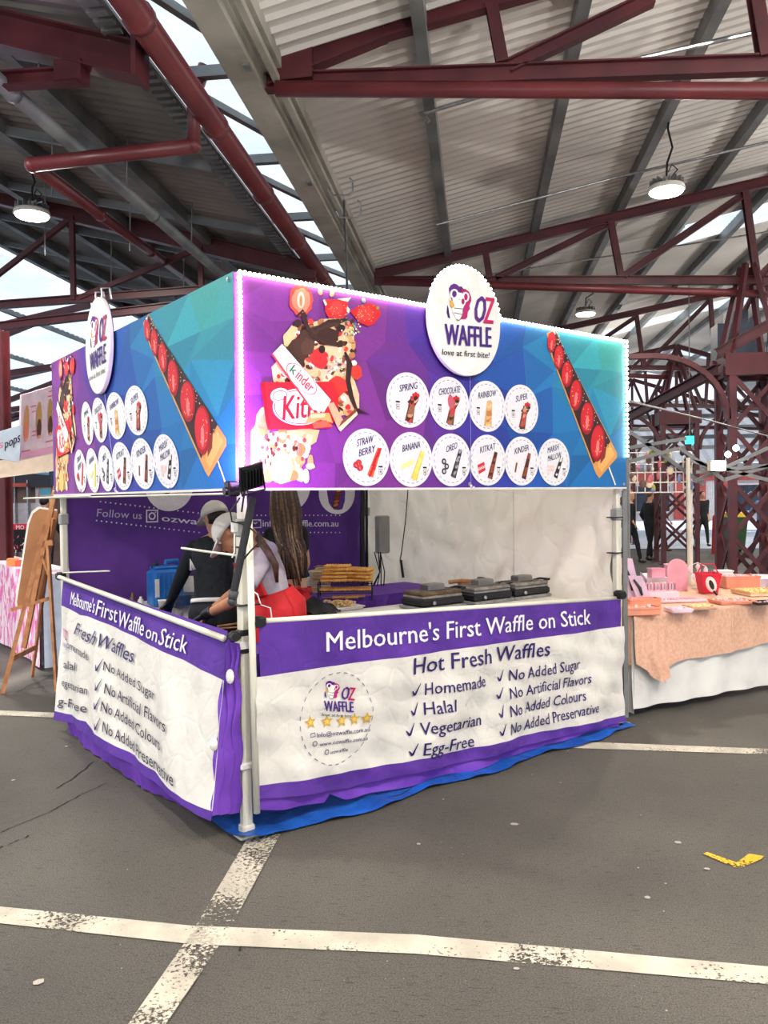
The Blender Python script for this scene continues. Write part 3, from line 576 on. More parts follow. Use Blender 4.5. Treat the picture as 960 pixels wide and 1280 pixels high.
def collage(P, r):
    o = S1; D = k_
    def bl(x, y, a, b, c, lay, rot=0, jit=.12, n=14):
        Q = []
        for k in range(n): t = k*2*math.pi/n; q = 1+jit*(r.random()-.5)*2; X, Y = a*q*math.cos(t), b*q*math.sin(t); Q.append(D(x+X*math.cos(rot)-Y*math.sin(rot), y+X*math.sin(rot)+Y*math.cos(rot)))
        P.poly(Q, c, o+lay*.0005)
    def pl(pts, c, lay): P.poly([D(*p) for p in pts], c, o+lay*.0005)
    def st(pts, w, c, lay): P.stroke([D(*p) for p in pts], w, c, o+lay*.0005)
    # waffle sticks below
    pl([(110, 740), (60, 760), (34, 800), (26, 860), (50, 915), (90, 925), (130, 900), (330, 880), (400, 890), (380, 960), (320, 1000), (315, 1080), (240, 1190), (180, 1210), (110, 1180), (0, 1150), (0, 900)], (226, 178, 118), 0)
    for _ in range(70): bl(r.uniform(20, 360), r.uniform(890, 1180)-(0), r.uniform(12, 34), r.uniform(16, 44), r.choice([(240, 200, 140), (214, 158, 92), (250, 226, 190), (192, 128, 70), (246, 214, 160)]), 1+_ % 4)
    for _ in range(26): bl(r.uniform(30, 320), r.uniform(900, 1120), r.uniform(5, 12), r.uniform(8, 22), r.choice([(66, 34, 26), (90, 50, 36), (206, 70, 70)]), 5)
    pl([(120, 1060), (160, 1020), (230, 1040), (250, 1110), (225, 1190), (170, 1210), (115, 1180)], (240, 190, 112), 6)
    # cream mountain
    pl([(190, 330), (240, 280), (340, 260), (430, 235), (540, 230), (600, 290), (600, 380), (570, 480), (590, 560), (630, 680), (630, 760), (560, 800), (420, 820), (200, 700), (130, 600), (120, 520), (200, 430)], (228, 200, 158), 2)
    for _ in range(230):
        t = r.random(); x = r.uniform(150, 600); y = r.uniform(250, 790)
        if x < 240 and y < 500: continue
        bl(x, y, r.uniform(7, 26), r.uniform(7, 22), r.choice([(242, 226, 200), (205, 160, 104), (92, 48, 34), (64, 32, 26), (206, 40, 46), (226, 66, 58), (180, 120, 78), (250, 240, 226), (140, 84, 56)]), 3+_ % 5, r.random()*3)
    pl([(200, 380), (260, 350), (300, 300), (400, 270), (540, 235), (560, 245), (430, 300), (380, 350), (330, 440), (300, 500), (250, 500), (205, 420)], (70, 44, 34), 9)
    pl([(185, 340), (235, 275), (270, 290), (245, 350), (210, 400), (190, 390)], (224, 196, 140), 10)
    bl(330, 400, 40, 50, (84, 56, 44), 10); bl(270, 262, 20, 24, (54, 32, 28), 11, 0, 0); bl(410, 415, 20, 24, (44, 26, 24), 11, 0, 0); bl(440, 340, 70, 50, (58, 30, 26), 10); bl(520, 290, 24, 24, (40, 24, 22), 11)
    bl(400, 470, 50, 60, (214, 44, 48), 10); bl(505, 630, 55, 60, (216, 52, 46), 10); bl(610, 550, 34, 44, (222, 58, 44), 10)
    for _ in range(60): bl(r.uniform(440, 560), r.uniform(440, 560), 5, 5, r.choice([(110, 180, 190), (240, 220, 120), (230, 120, 150), (250, 245, 240)]), 12, 0, 0, 6)
    for _ in range(40): bl(560+r.gauss(35, 25), 300+r.gauss(0, 35), 5, 6, r.choice([(230, 200, 60), (60, 150, 200), (230, 80, 120), (90, 170, 90), (250, 250, 240)]), 12, 0, 0, 6)
    st([(545, 430), (570, 500), (562, 600), (580, 690), (610, 770), (690, 800)], [.012, .035, .03, .03, .022, .002], (52, 28, 26), 13)
    st([(300, 200), (315, 260), (350, 330), (420, 370), (530, 390)], [.03, .025, .02, .03, .02], (56, 32, 28), 13)
    st([(360, 300), (450, 250), (560, 238)], [.01, .018, .012], (56, 32, 28), 13)
    # strawberries at the top
    bl(290, 125, 70, 92, (226, 76, 62), 9, 0, .06, 22); bl(290, 125, 52, 72, (240, 140, 112), 10, 0, .08, 20); bl(288, 125, 22, 50, (248, 214, 186), 11, 0, 0); bl(288, 130, 8, 34, (226, 130, 90), 12, 0, 0)
    st([(265, 220), (300, 185), (322, 225)], .012, (50, 30, 26), 12)
    pl([(432, 120), (560, 122), (565, 200), (530, 232), (450, 230), (428, 190)], (206, 36, 42), 12); bl(495, 170, 40, 40, (226, 60, 60), 13)
    pl([(425, 120), (440, 150), (430, 160), (415, 125)], (248, 226, 200), 14); pl([(500, 118), (580, 108), (560, 135), (530, 128)], (248, 226, 200), 14); pl([(556, 160), (572, 180), (566, 205), (553, 190)], (248, 226, 200), 14)
    pl([(575, 190), (620, 160), (690, 140), (745, 165), (752, 215), (715, 262), (680, 280), (625, 255)], (200, 30, 38), 12); bl(660, 205, 50, 40, (224, 52, 56), 13)
    for _ in range(50): bl(r.choice([495, 660])+r.uniform(-55, 60), r.uniform(150, 250), 3, 3, (246, 190, 120), 14, 0, 0, 5)
    for x, y in ((402, 75), (468, 85)): bl(x, y, 14, 20, (244, 150, 120), 10)
    bl(735, 170, 8, 10, (90, 150, 60), 14)
    # red wafer bar packet
    pl([(50, 610), (470, 605), (505, 700), (500, 800), (455, 880), (95, 890), (85, 850)], (204, 30, 44), 16); pl([(50, 610), (75, 612), (110, 888), (95, 890)], (150, 20, 34), 17)
    bl(280, 755, 158, 108, (238, 236, 236), 17, 0, 0, 30); bl(280, 755, 150, 101, (214, 40, 50), 17.4, 0, 0, 30); bl(280, 755, 144, 96, (238, 236, 236), 18, 0, 0, 30)
    bl(163, 688, 55, 44, (238, 236, 236), 18.2, -.2, 0, 20); bl(163, 688, 44, 30, (204, 30, 44), 18.4, -.2, 0, 20); bl(163, 688, 39, 25, (238, 236, 236), 18.6, -.2, 0, 20)
    P.text('KitKat', D(180, 832), D(480, 800), D(188, 690), (198, 26, 40), o+.0098, .02)
    # slim white wrapper laid across it
    pl([(118, 445), (175, 385), (215, 430), (460, 715), (420, 785), (345, 770), (270, 660)], (236, 232, 232), 22)
    st([(118, 445), (270, 660), (350, 775)], .01, (220, 70, 60), 23)
    for a_, c_ in ((118, (214, 90, 96)), (112, (236, 232, 232))): bl(288, 590, a_, a_*.46, c_, 23 if a_ == 118 else 23.5, .83, 0, 26)
    mbk = [('k', (40, 120, 70)), ('inder', (206, 50, 52))]
    P.text('k', D(216, 545), D(244, 572), D(245, 505), (40, 120, 70), o+.0128, .02); P.text('inder', D(250, 580), D(335, 672), D(285, 535), (206, 50, 52), o+.0128, .02)
    # chocolate fingers poking out
    pl([(440, 740), (475, 725), (530, 830), (500, 880)], (222, 170, 130), 20); pl([(500, 880), (610, 780), (615, 800), (515, 900)], (240, 214, 176), 21); pl([(520, 840), (605, 762), (610, 782), (505, 876)], (120, 66, 40), 21)
    pl([(300, 860), (345, 790), (450, 790), (470, 850), (400, 830), (360, 845)], (206, 160, 92), 21); pl([(340, 800), (430, 795), (420, 815), (345, 822)], (240, 220, 150), 22); pl([(350, 850), (430, 832), (470, 870), (360, 882)], (220, 96, 70), 22)
MENU = [('SPRING', 513.3, 500.5, 'pile'), ('CHOCOLATE', 563.8, 504.4, 'pile2'), ('RAINBOW', 610.4, 508.2, 'cone'), ('SUPER', 652.8, 511.7, 'pile'), ('STRAW|BERRY', 462, 571.8, 'straw'), ('BANANA', 517, 574.5, 'banana'),
        ('OREO', 566.5, 575, 'cookie'), ('KITKAT', 611, 575.3, 'wafer'), ('KINDER', 653, 576.4, 'finger'), ('MARSH|MALLOW', 693, 577.6, 'marsh')]
def menu_circle(parent, S, txt, px, py, kind, seed):
    r = random.Random(seed); u, z = uvR(px, py); R = .152; o = S1*2
    P = Print(S); P.blob(u, z, R, R, (226, 224, 230), o, 0, 40); c = P.build('menu_circle', parent)
    P = Print(S); P.ring(u, z, R*.88, R*.88, .005, (150, 158, 176), o+.0006, 48, dash=1); P.build('dashed_ring', c)
    P = Print(S); ink = (34, 32, 84)
    for i, t in enumerate(txt.split('|')):
        n = len(t); wd = .021*n if n < 8 else .018*n; two = '|' in txt; yb = z+(.066-.052*i if two else .052); xo = u-wd/2-(.01 if two else .0)+(.012*i if two else 0)
        P.text(t, (xo, yb-.012), (xo+wd, yb+.016), (xo+.003, yb+.026), ink, o+.0008, .02)
    P.build('lettering', c)
    P = Print(S); g = o+.001
    def body(c0, c1, x0, y0, x1, y1, w):
        P.stroke([(u+x0, z+y0), (u+x1, z+y1)], [w*1.15, w*.75], c0, g)
        for k in range(9):
            t = (k+.5)/9; P.blob(u+x0+(x1-x0)*t+r.uniform(-.004, .004), z+y0+(y1-y0)*t, w*.42, w*.26, r.choice(c1), g+.0005+.0001*k, r.random(), 8, .15, r)
    if kind in ('pile', 'pile2'):
        body((104, 60, 42), [(150, 96, 70), (70, 36, 28), (206, 150, 120), (190, 60, 60)], 0.0, -.12, .035, .02, .05); body((92, 50, 38), [(60, 32, 28), (208, 168, 140)], .012, -.03, .06, .02, .05)
        for k in range(3): P.blob(u+.035+k*.016, z+.03+(k % 2)*.008, .011, .011, (206, 40, 52), g+.002, 0, 10)
        if kind == 'pile2': P.blob(u+.01, z+.01, .025, .04, (196, 90, 110), g+.002, .3, 12, .1, r)
    if kind == 'cone': body((206, 160, 98), [(236, 200, 140), (190, 120, 66), (222, 170, 120)], .002, -.12, .02, .03, .055)
    if kind == 'straw':
        body((206, 110, 60), [(190, 30, 44)], .02, -.1, .085, .05, .036)
        for a, b_ in ((-.07, -.04), (-.045, -.055), (-.055, -.03)): strawberry(P, u+a, z+b_, .02, .018, g+.002, .3, r)
    if kind == 'banana': body((222, 196, 90), [(240, 222, 120), (232, 210, 100)], .015, -.11, .08, .045, .04); [P.blob(u-.05+k*.02, z-.035+k*.008, .03, .014, (236, 228, 150), g+.001+k*.0002, .4, 12) for k in range(3)]
    if kind == 'cookie': body((50, 48, 54), [(80, 80, 88), (36, 34, 40), (150, 150, 156)], .01, -.1, .07, .06, .036); [(P.blob(u-.06+.02*(k % 2), z-.01-k*.028, .018, .018, (56, 54, 62), g+.001, 0, 12), P.blob(u-.06+.02*(k % 2), z-.01-k*.028, .009, .009, (190, 190, 196), g+.002, 0, 8)) for k in range(3)]
    if kind in ('wafer', 'finger'):
        body((104, 56, 40), [(150, 70, 50), (70, 36, 28)], .015, -.11, .07, .05, .036)
        if kind == 'wafer': P.poly([(u-.085, z-.03), (u-.03, z-.01), (u-.02, z-.06), (u-.075, z-.085)], (200, 36, 48), g); P.text('KitKat', (u-.078, z-.065), (u-.028, z-.045), (u-.076, z-.045), (245, 240, 240), g+.001, .02)
        else: P.stroke([(u-.06, z-.07), (u-.045, z-.01)], .014, (120, 60, 40), g)
    if kind == 'marsh': body((56, 48, 50), [(226, 220, 216), (40, 34, 36)], .01, -.1, .075, .035, .034); [P.blob(u-.06+.022*(k % 3), z-.03-.022*(k//3), .013, .011, (226, 200, 196), g+.001+k*.0001, 0, 9, .1, r) for k in range(7)]
    P.build('food_print', c)
    P = Print(S); q = {'straw': (.09, -.075), 'banana': (.095, -.07), 'cookie': (.095, -.07), 'wafer': (.09, -.07), 'finger': (.09, -.07), 'marsh': (.095, -.07)}.get(kind, (-.075, -.04))
    P.ring(u+q[0], z+q[1], .016, .02, .003, (40, 36, 40), g, 4, a0=.785, a1=.785+6.283); P.poly([(u+q[0]-.014, z+q[1]+.022), (u+q[0]+.014, z+q[1]+.022), (u+q[0]+.014, z+q[1]+.031), (u+q[0]-.014, z+q[1]+.031)], (40, 34, 36), g+.0003)
    P.blob(u+q[0], z+q[1], .006, .006, (150, 110, 80), g+.0003, 0, 8); P.build('cup_icon', c)
def fascia(S, label, seed):
    r = empty('fascia_banner', S(1.5, ZB, 0), label, 'banner', 'printed fascia banners of the booth')
    P = Print(S); lowpoly(P, 5); P.build('printed_vinyl', r)
    b = MB(); b.add([S(0, ZB, -.004), S(3, ZB, -.004), S(3, ZT, -.004), S(0, ZT, -.004)], [(0, 1, 2, 3)]); b.bar(S(0, ZB+.004, .002), S(3, ZB+.004, .002), .006, .012); b.build('backing', M_WCLOTH, r)
    P = Print(S); rr = random.Random(3); collage(P, rr); P.build('dessert_print', r)
    P = Print(S); rr = random.Random(8); stick_print(P, rr); P.build('strawberry_stick_print', r)
    for i, (t, x, y, k) in enumerate(MENU): menu_circle(r, S, t, x, y, k, i)
    b = MB(); u = uvR(590, 560)[0]; b.bar(S(u, ZB, .004), S(u, ZT-.1, .004), .002, .006); b.build('seam', mat('pale_seam', (150, 170, 220), .5), r)
    b = MB(); b.box(S(u, ZB+.02, .006), (.012, .012, .012)); b.box(S(u+.02, ZB+.012, .006), (.012, .01, .01)); b.build('tie_knot', M_WHITE, r)
    b = MB()
    for uu in (.03, .75, 1.5, 2.25, 2.97):
        for zz in (ZB+.03, ZT-.03): b.lathe(S(uu, zz, .003), [(.008, -.001), (.013, 0), (.008, .001)], 10, ax=Matrix.Rotation(ROT, 3, 'Z') @ Matrix.Rotation(R_(90), 3, 'X'))
    b.build('eyelets', M_STEEL, r)['kind'] = 'stuff'
    return r
fascia(lambda u, z, o=0: SR(u*1.01-.03, z, o), 'right fascia banner, violet to teal, with the dessert collage beside the lit corner', 1)
LM = [(0, 0), (.757, .692), (1.06, .966), (1.358, 1.228), (1.646, 1.527), (1.94, 1.891), (2.24, 2.238), (2.9, 2.98), (3.0, 3.06)]
def SLm(u, z, o=0):      # the left print sits a little askew on its frame
    uu = max(0, min(3, u))
    for a, b in zip(LM, LM[1:]):
        if uu <= b[0]: f = a[1]+(b[1]-a[1])*(uu-a[0])/(b[0]-a[0]); break
    return SLf(f-.1*(z-1.82)/.34*min(1, uu/1.2)*min(1, (3-uu)/.5), z, o)
fascia(SLm, 'left fascia banner seen at a slant, its strawberry stick nearest the corner', 2)

# ---- oval signs
def logo(P, q, o, tag_=True, full=True):
    pl = lambda pts, c, l: P.poly([q(*p) for p in pts], c, o+l*.0005)
    M1, M2, W_ = (92, 30, 128), (176, 28, 104), (240, 238, 236)
    pl([(265, 262), (285, 225), (320, 208), (352, 218), (375, 240), (400, 238), (420, 262), (400, 300), (380, 330), (330, 300), (275, 320)], M1, 0)
    pl([(400, 262), (440, 265), (480, 295), (503, 350), (505, 395), (485, 440), (490, 480), (468, 510), (462, 570), (440, 590), (385, 588), (410, 545), (415, 480), (430, 440), (400, 340)], M2, 0)
    pl([(248, 432), (262, 470), (270, 530), (280, 580), (258, 570), (242, 520)], (52, 30, 110), 0)
    def bl(x, y, a, b, c, l):
        pts = [(x+a*math.cos(k*.3927), y+b*math.sin(k*.3927)) for k in range(16)]; pl(pts, c, l)
    bl(365, 390, 82, 88, W_, 1); bl(322, 320, 46, 54, W_, 2); bl(440, 352, 42, 54, W_, 2); bl(322, 320, 25, 36, M1, 3); bl(445, 352, 20, 38, M2, 3); bl(414, 400, 17, 32, (150, 28, 100), 3); bl(374, 378, 7, 6, (200, 160, 190), 3)
    pl([(300, 460), (330, 470), (412, 480), (415, 520), (385, 560), (375, 600), (345, 600), (330, 550), (300, 510)], W_, 2)
    for pts in ([(320, 470), (410, 480)], [(320, 520), (405, 540), (415, 480)], [(345, 590), (370, 603), (395, 580)]): P.stroke([q(*p) for p in pts], abs(q(6, 0)[0]-q(0, 0)[0]), (40, 30, 50), o+.002)
    pl([(262, 360), (275, 390), (300, 395), (325, 445), (305, 470), (285, 455)], (226, 160, 70), 3); pl([(285, 360), (295, 355), (305, 392), (293, 392)], (60, 40, 40), 3)
    P.text('O', q(528, 618), q(640, 622), q(560, 340), (84, 30, 124), o+.002, .03); P.text('Z', q(635, 628), q(730, 638), q(660, 350), (186, 26, 92), o+.002, .03)
    P.text('WAFFLE', q(225, 858), q(715, 888), q(222, 635), (66, 30, 120), o+.002, .035)
    if tag_: P.text('love at first bite!', q(190, 968), q(692, 1002), q(197, 905), (28, 24, 32), o+.002, .015)
def oval(S, uv, label):
    mid = uv(582.5, 402, .039); ru, rv = .283, .312
    base = S(mid[0], mid[1]-rv, .02); r = empty('oval_sign', base, label, 'sign', 'oval shop signs on the fascia')
    n = 48; E = lambda k, o, s=1: S(mid[0]+ru*s*math.cos(k*2*math.pi/n), mid[1]+rv*s*math.sin(k*2*math.pi/n), o)
    b = MB(); b.loft([[E(k, .012) for k in range(n)], [E(k, .036) for k in range(n)], [E(k, .038, .99) for k in range(n)]]); b.build('board', mat('white_sign_board', (238, 236, 232), .35), r)
    b = MB(); b.loft([[E(k, .010, 1.012) for k in range(n)], [E(k, .014, 1.012) for k in range(n)]]); b.build('board_edge', mat('navy_edge', (40, 30, 90), .5), r)
    P = Print(S); logo(P, lambda x, y: uv(530+x/8.53, 330+y/8.53, .041), .041); P.build('logo_print', r); return r, E
oR, ER = oval(SR, uvR, 'white oval sign ringed with small lights on the right fascia')
ud = uvR(582.5, 402, .039)[0]-uvL(121, 416, .039)[0]; su = .86
uc = uvR(582.5, 402, .039)
SL2 = lambda u, z, o=0: SLf(uc[0]-ud+(u-uc[0])*su, z+.0, o)
oL, EL = oval(SL2, uvR, 'white oval sign without lights above the left fascia banner')
t = SL2(*uvR(575, 338), .02)
for dx in (-.06, .06): b = MB(); b.tube([t+EY*dx, t+EY*dx+Vector((0, 0, .06)), t+EX*.05+EY*dx+Vector((0, 0, .07)), t+EX*.06+EY*dx], .007, 6); b.build('hanging_hook', M_STEEL, oL)

# ---- warm LED string round the right fascia and its sign
M_LED = mat('warm_led', (255, 240, 215), .5, emit=20); M_LED.node_tree.nodes['Principled BSDF'].inputs['Emission Color'].default_value = (1, .88, .7, 1)
pts = []
def run(a, b_, n):
    for k in range(n): t = k/n; pts.append(SR(a[0]+(b_[0]-a[0])*t, a[1]+(b_[1]-a[1])*t, .012))
mid = uvR(582.5, 402, .03); run((0.0, ZB+.06), (.0, ZT), 42); run((0.0, ZT), (mid[0]-.25, ZT), 46)
for k in range(1, 26): pts.append(ER(21-k*20/25, .03, 1.02))
run((mid[0]+.25, ZT), (3.0, ZT), 42); run((3.0, ZT), (3.0, ZB+.2), 26)
ls = empty('led_string', SR(0, ZB+.06, .01), 'string of warm white lights edging the right fascia banner', 'string light')
b = MB(); b.tube(pts, .0035, 5); b.build('wire', mat('clear_wire', (210, 205, 190), .3), ls)
b = MB()
for p in pts: b.ell(p, .0105, 6, 4)
o = b.build('bulbs', M_LED, ls); o['kind'] = 'stuff'
# ------------------------------------------------------------------ counter banners, skirts, tarp
def curve(P, uv):
    A = sorted(uv(*p) for p in P)
    def f(u):
        if u <= A[0][0]: return A[0][1]
        for a, b in zip(A, A[1:]):
            if u <= b[0]: t = (u-a[0])/(b[0]-a[0]+1e-9); return a[1]+(b[1]-a[1])*t
        return A[-1][1]
    return f
def wrR(u, z):   # gentle drape of the right banner
    return .012*math.sin(u*5.1+z*3)+.006*math.sin(u*13-z*7)+.004*math.sin(u*31+z*22)+.004*math.sin(z*40+u*9)+.01*math.sin((u-z)*9)
def wrL(u, z):
    return .015*math.sin(u*5+z*4)+.004*math.sin(u*17+z*7)+.0012*math.sin(u*37-z*16)+.006*math.sin((u+z)*11)
SRc = lambda u, z, o=0: SR(u, z, .03+o+wrR(u, z)*min(1, max(0, (.95-z)*3)))
SLc = lambda u, z, o=0: SLf(u, z, .02+o+wrL(u, z)*min(1, max(.2, (1.0-z)*3)))
def cloth(S, u0, u1, top, bot, name, m, parent, nu=150, nv=14, off=0):
    b = MB(); b.grid(lambda s, t: S(u0(t)+(u1(t)-u0(t))*s, *((lambda u: (top(u)+(bot(u)-top(u))*t,))(u0(t)+(u1(t)-u0(t))*s)), off), nu, nv); o = b.build(name, m, parent, True); return o
K = lambda a: (lambda t: a)
ZR = [curve([(300, 780), (330, 778), (770, 749)], uvR), curve([(300, 848), (316, 845), (776, 782)], uvR), curve([(300, 984), (322, 980), (400, 968), (500, 952), (600, 930), (776, 893)], uvR),
      curve([(300, 1000), (320, 996), (430, 984), (500, 968), (600, 945), (776, 900)], uvR), curve([(318, 1012), (350, 1010), (405, 1003), (412, 992), (430, 999), (500, 986), (600, 958), (700, 927), (776, 904)], uvR)]
rb = empty('counter_banner', SR(1.5, .1, 0), 'right counter banner with the check list and five gold stars', 'banner', 'counter banners')
u0, u1 = uvR(313, 850)[0], uvR(776, 800)[0]
E0 = lambda t: u0+.0; E1 = lambda t: u1
cloth(SRc, K(uvR(320, 790)[0]), K(uvR(772, 760)[0]), ZR[0], ZR[1], 'purple_header', M_PURP, rb, nv=10)
cloth(SRc, K(u0), K(u1), ZR[1], ZR[2], 'white_panel', M_WCLOTH, rb, nv=24)
cloth(SRc, K(u0), K(u1), ZR[2], ZR[3], 'purple_hem', M_PURP, rb, nv=5)
cloth(lambda u, z, o=0: SRc(u, z, o-.03+.012*math.sin(u*14)), K(uvR(318, 980)[0]), K(uvR(770, 900)[0]), lambda u: ZR[2](u)-.0, ZR[4], 'under_skirt', M_PURPL, rb, nv=6)
T = lambda x, y: uvR(290+x/1.882, 730+y/1.882)
INK = (50, 36, 100)
def tick(P, u, v, s, o=.006): P.stroke([(u-s*.5, v), (u-s*.15, v-s*.5), (u-s*.05, v-s*.48), (u+s*.55, v+s*.75)], [s*.12, s*.3, s*.3, s*.08], INK, o)
P = Print(SRc); P.text("Melbourne's First Waffle on Stick", T(214, 157), T(832, 92), T(213, 111), (236, 232, 236), .006, .012); P.build('white_lettering', rb)
P = Print(SRc); P.text('Hot Fresh Waffles', T(415, 210), T(737, 166), T(415, 171), INK, .006, .012); P.build('heading', rb)
for s, O, X, Y in (('Homemade', (445, 259), (590, 238), (445, 231)), ('Halal', (443, 305), (511, 295), (443, 276)), ('Vegetarian', (434, 353), (578, 329), (434, 324)), ('Egg-Free', (440, 400), (560, 379), (440, 370)),
                   ('No Added Sugar', (648, 227), (810, 197), (648, 201)), ('No Artificial Flavors', (645, 268), (832, 230), (645, 243)), ('No Added Colours', (645, 310), (818, 270), (645, 284)), ('No Added Preservative', (645, 352), (848, 298), (645, 326))):
    P = Print(SRc); P.text(s, T(*O), T(*X), T(*Y), INK, .006, .008); P.build('list_lettering', rb); P = Print(SRc); u, v = T(O[0]-21, O[1]-11); tick(P, u, v, .05); P.build('tick_mark', rb)
P = Print(SRc)
logo(P, lambda x, y: T(178+x*.141, 203+y*.108), .006, full=False); P.build('logo_print', rb)
P = Print(SRc); c = T(240, 313); P.ring(c[0], c[1], .225, .235, .004, (110, 100, 130), .006, 60, dash=1); P.build('dashed_ring', rb)
for x, y in ((178, 323), (217, 321), (251, 319), (282, 316), (309, 313)):
    P = Print(SRc); u, v = T(x, y); P.poly([(u+(.036 if k % 2 == 0 else .015)*math.sin(k*math.pi/5), v+(.036 if k % 2 == 0 else .015)*math.cos(k*math.pi/5)) for k in range(10)], (206, 160, 56), .006)
    P.poly([(u+(.02 if k % 2 == 0 else .008)*math.sin(k*math.pi/5), v+(.02 if k % 2 == 0 else .008)*math.cos(k*math.pi/5)) for k in range(10)], (232, 196, 96), .007); P.build('gold_star', rb)
P = Print(SRc)
for s, O, X, Y in (('Info@ozwaffle.com.au', (190, 357), (318, 344), (190, 347)), ('www.ozwaffle.com.au', (195, 377), (312, 364), (195, 368)), ('ozwaffle', (222, 396), (266, 390), (222, 388))): P.text(s, T(*O), T(*X), T(*Y), INK, .006, .01)
for x, y in ((184, 371), (213, 391)): u, v = T(x, y); P.ring(u, v, .014, .014, .004, INK, .006, 14)
u, v = T(180, 351); P.ring(u, v, .02, .014, .004, INK, .006, 4, a0=.785, a1=.785+6.283); P.build('contact_lettering', rb)

LK = .2
SLt = lambda u, z, o=0: SLf(u, z, o+LK*(.95-z))      # the left banner leans out towards its foot
def uvLt(px, py):
    p = on_plane(px, py, SLt(0, .95, 0), -EX+Vector((0, 0, LK)))-CC; return (DD-p.dot(EY), p.z)
SLc = lambda u, z, o=0: SLt(u, z, .02+o+wrL(u, z)*min(1, max(.2, (1.0-z)*3)))
Lq = lambda x, y: (60+x/3.6577, 700+y/3.6577)
cl = lambda L_: curve([Lq(*p) for p in L_], uvLt)
ZL = [cl([(70, 78), (860, 330)]), cl([(62, 205), (110, 222), (160, 250), (200, 255), (400, 345), (600, 440), (830, 560)]), cl([(40, 688), (190, 735), (240, 790), (300, 835), (500, 960), (560, 1020), (640, 1080), (760, 1150)]),
      cl([(36, 728), (140, 755), (200, 800), (300, 880), (500, 1010), (600, 1080), (760, 1198)]), cl([(135, 800), (165, 855), (300, 950), (400, 1022), (440, 1050), (540, 1088), (640, 1140), (740, 1190)])]
lb = empty('counter_banner', SLf(1.5, .1, 0), 'left counter banner, creased, its first letters folded round the far leg', 'banner', 'counter banners')
ul0 = uvL(*Lq(40, 700))[0]; ulT = uvL(*Lq(78, 100))[0]
def edge(P):
    A = [(uvLt(*Lq(*p))) for p in P]
    def f(t):
        x = t*(len(A)-1); i = min(int(x), len(A)-2); return A[i][0]+(A[i+1][0]-A[i][0])*(x-i)
    return f
cloth(SLc, edge([(80, 90), (68, 210)]), edge([(838, 330), (812, 545)]), ZL[0], ZL[1], 'purple_header', M_PURP, lb, nv=10)
cloth(SLc, edge([(68, 210), (60, 400), (42, 690)]), edge([(812, 545), (785, 780), (765, 1000), (756, 1150)]), ZL[1], ZL[2], 'white_panel', M_WCLOTH, lb, nv=30)
cloth(SLc, edge([(42, 690), (38, 728)]), edge([(756, 1150), (752, 1195)]), ZL[2], ZL[3], 'purple_hem', M_PURP, lb, nv=5)
SKT = [at_z(*Lq(x, y), .012) for x, y in ((100, 795), (135, 815), (165, 858), (235, 905), (300, 950), (400, 1022), (440, 1052), (540, 1092), (640, 1142), (735, 1192))]
def skirt(s_, t):
    x = s_*(len(SKT)-1); i = min(int(x), len(SKT)-2); g_ = SKT[i].lerp(SKT[i+1], x-i); u = DD-(g_-CC).dot(EY); top_ = SLt(u, max(.06, ZL[3](u)+.05), .0); return top_.lerp(g_, t)+(-EX)*.012*math.sin(s_*90)*t*(1-t*.5)+V3_((0, 0, .004))
V3_ = Vector
b = MB(); b.grid(skirt, 150, 8); b.build('under_skirt', M_PURPL, lb, True)
REa = [uvLt(*Lq(*p)) for p in ((832, 345), (805, 545), (785, 780), (765, 1000), (752, 1170))]; REb = [uvL(*Lq(*p)) for p in ((866, 400), (868, 560), (866, 780), (864, 1000), (860, 1160))]
def ret(s_, t):
    x = t*4; i = min(int(x), 3); f_ = x-i; a = SLt(REa[i][0]+(REa[i+1][0]-REa[i][0])*f_, max(.03, REa[i][1]+(REa[i+1][1]-REa[i][1])*f_), .0); b_ = SLf(REb[i][0]+(REb[i+1][0]-REb[i][0])*f_, max(.05, REb[i][1]+(REb[i+1][1]-REb[i][1])*f_), -.01)
    return a.lerp(b_, s_)-EX*(.016*math.sin(s_*15+t*3)+.008*math.sin(t*22+s_*4))
b = MB(); b.grid(ret, 24, 40); b.build('folded_return', M_PURPL, lb, True)
Tl = lambda x, y: uvLt(*Lq(x, y))
for s, O, X, Y in (("Melbourne's", (122, 200), (234, 240), (128, 143)), ('First', (240, 248), (333, 285), (252, 180)), ('Waffle', (338, 297), (462, 345), (350, 228)), ('on', (474, 350), (526, 372), (482, 290)), ('Stick', (534, 380), (652, 426), (550, 306))):
    P = Print(SLc); P.text(s, Tl(*O), Tl(*X), Tl(*Y), (230, 228, 236), .012, .012); P.build('white_lettering', lb)
P = Print(SLc); P.text('Fresh', Tl(138, 335), Tl(238, 385), Tl(158, 283), INK, .012, .008); P.build('heading', lb); P = Print(SLc); P.text('Waffles', Tl(245, 388), Tl(402, 468), Tl(262, 332), INK, .012, .008); P.build('heading', lb)
for s, O, X, Y, ck in (('omemade', (105, 398), (213, 455), (106, 364), 0), ('alal', (80, 492), (150, 503), (80, 456), 0), ('egetarian', (70, 572), (207, 612), (72, 538), 0), ('g-Free', (58, 660), (200, 695), (62, 622), 0),
                       ('No Added Sugar', (275, 500), (520, 638), (277, 460), (260, 478)), ('No Artificial Flavors', (280, 606), (580, 780), (283, 560), (260, 567)), ('No Added Colours', (272, 685), (548, 866), (275, 640), (255, 652)), ('No Added Preservative', (278, 780), (615, 1026), (280, 732), (257, 745))):
    P = Print(SLc); P.text(s, Tl(*O), Tl(*X), Tl(*Y), (44, 38, 66), .012, .006)
    P.build('list_lettering', lb)
    if ck: P = Print(SLc); tick(P, *Tl(*ck), .06, .012); P.build('tick_mark', lb)
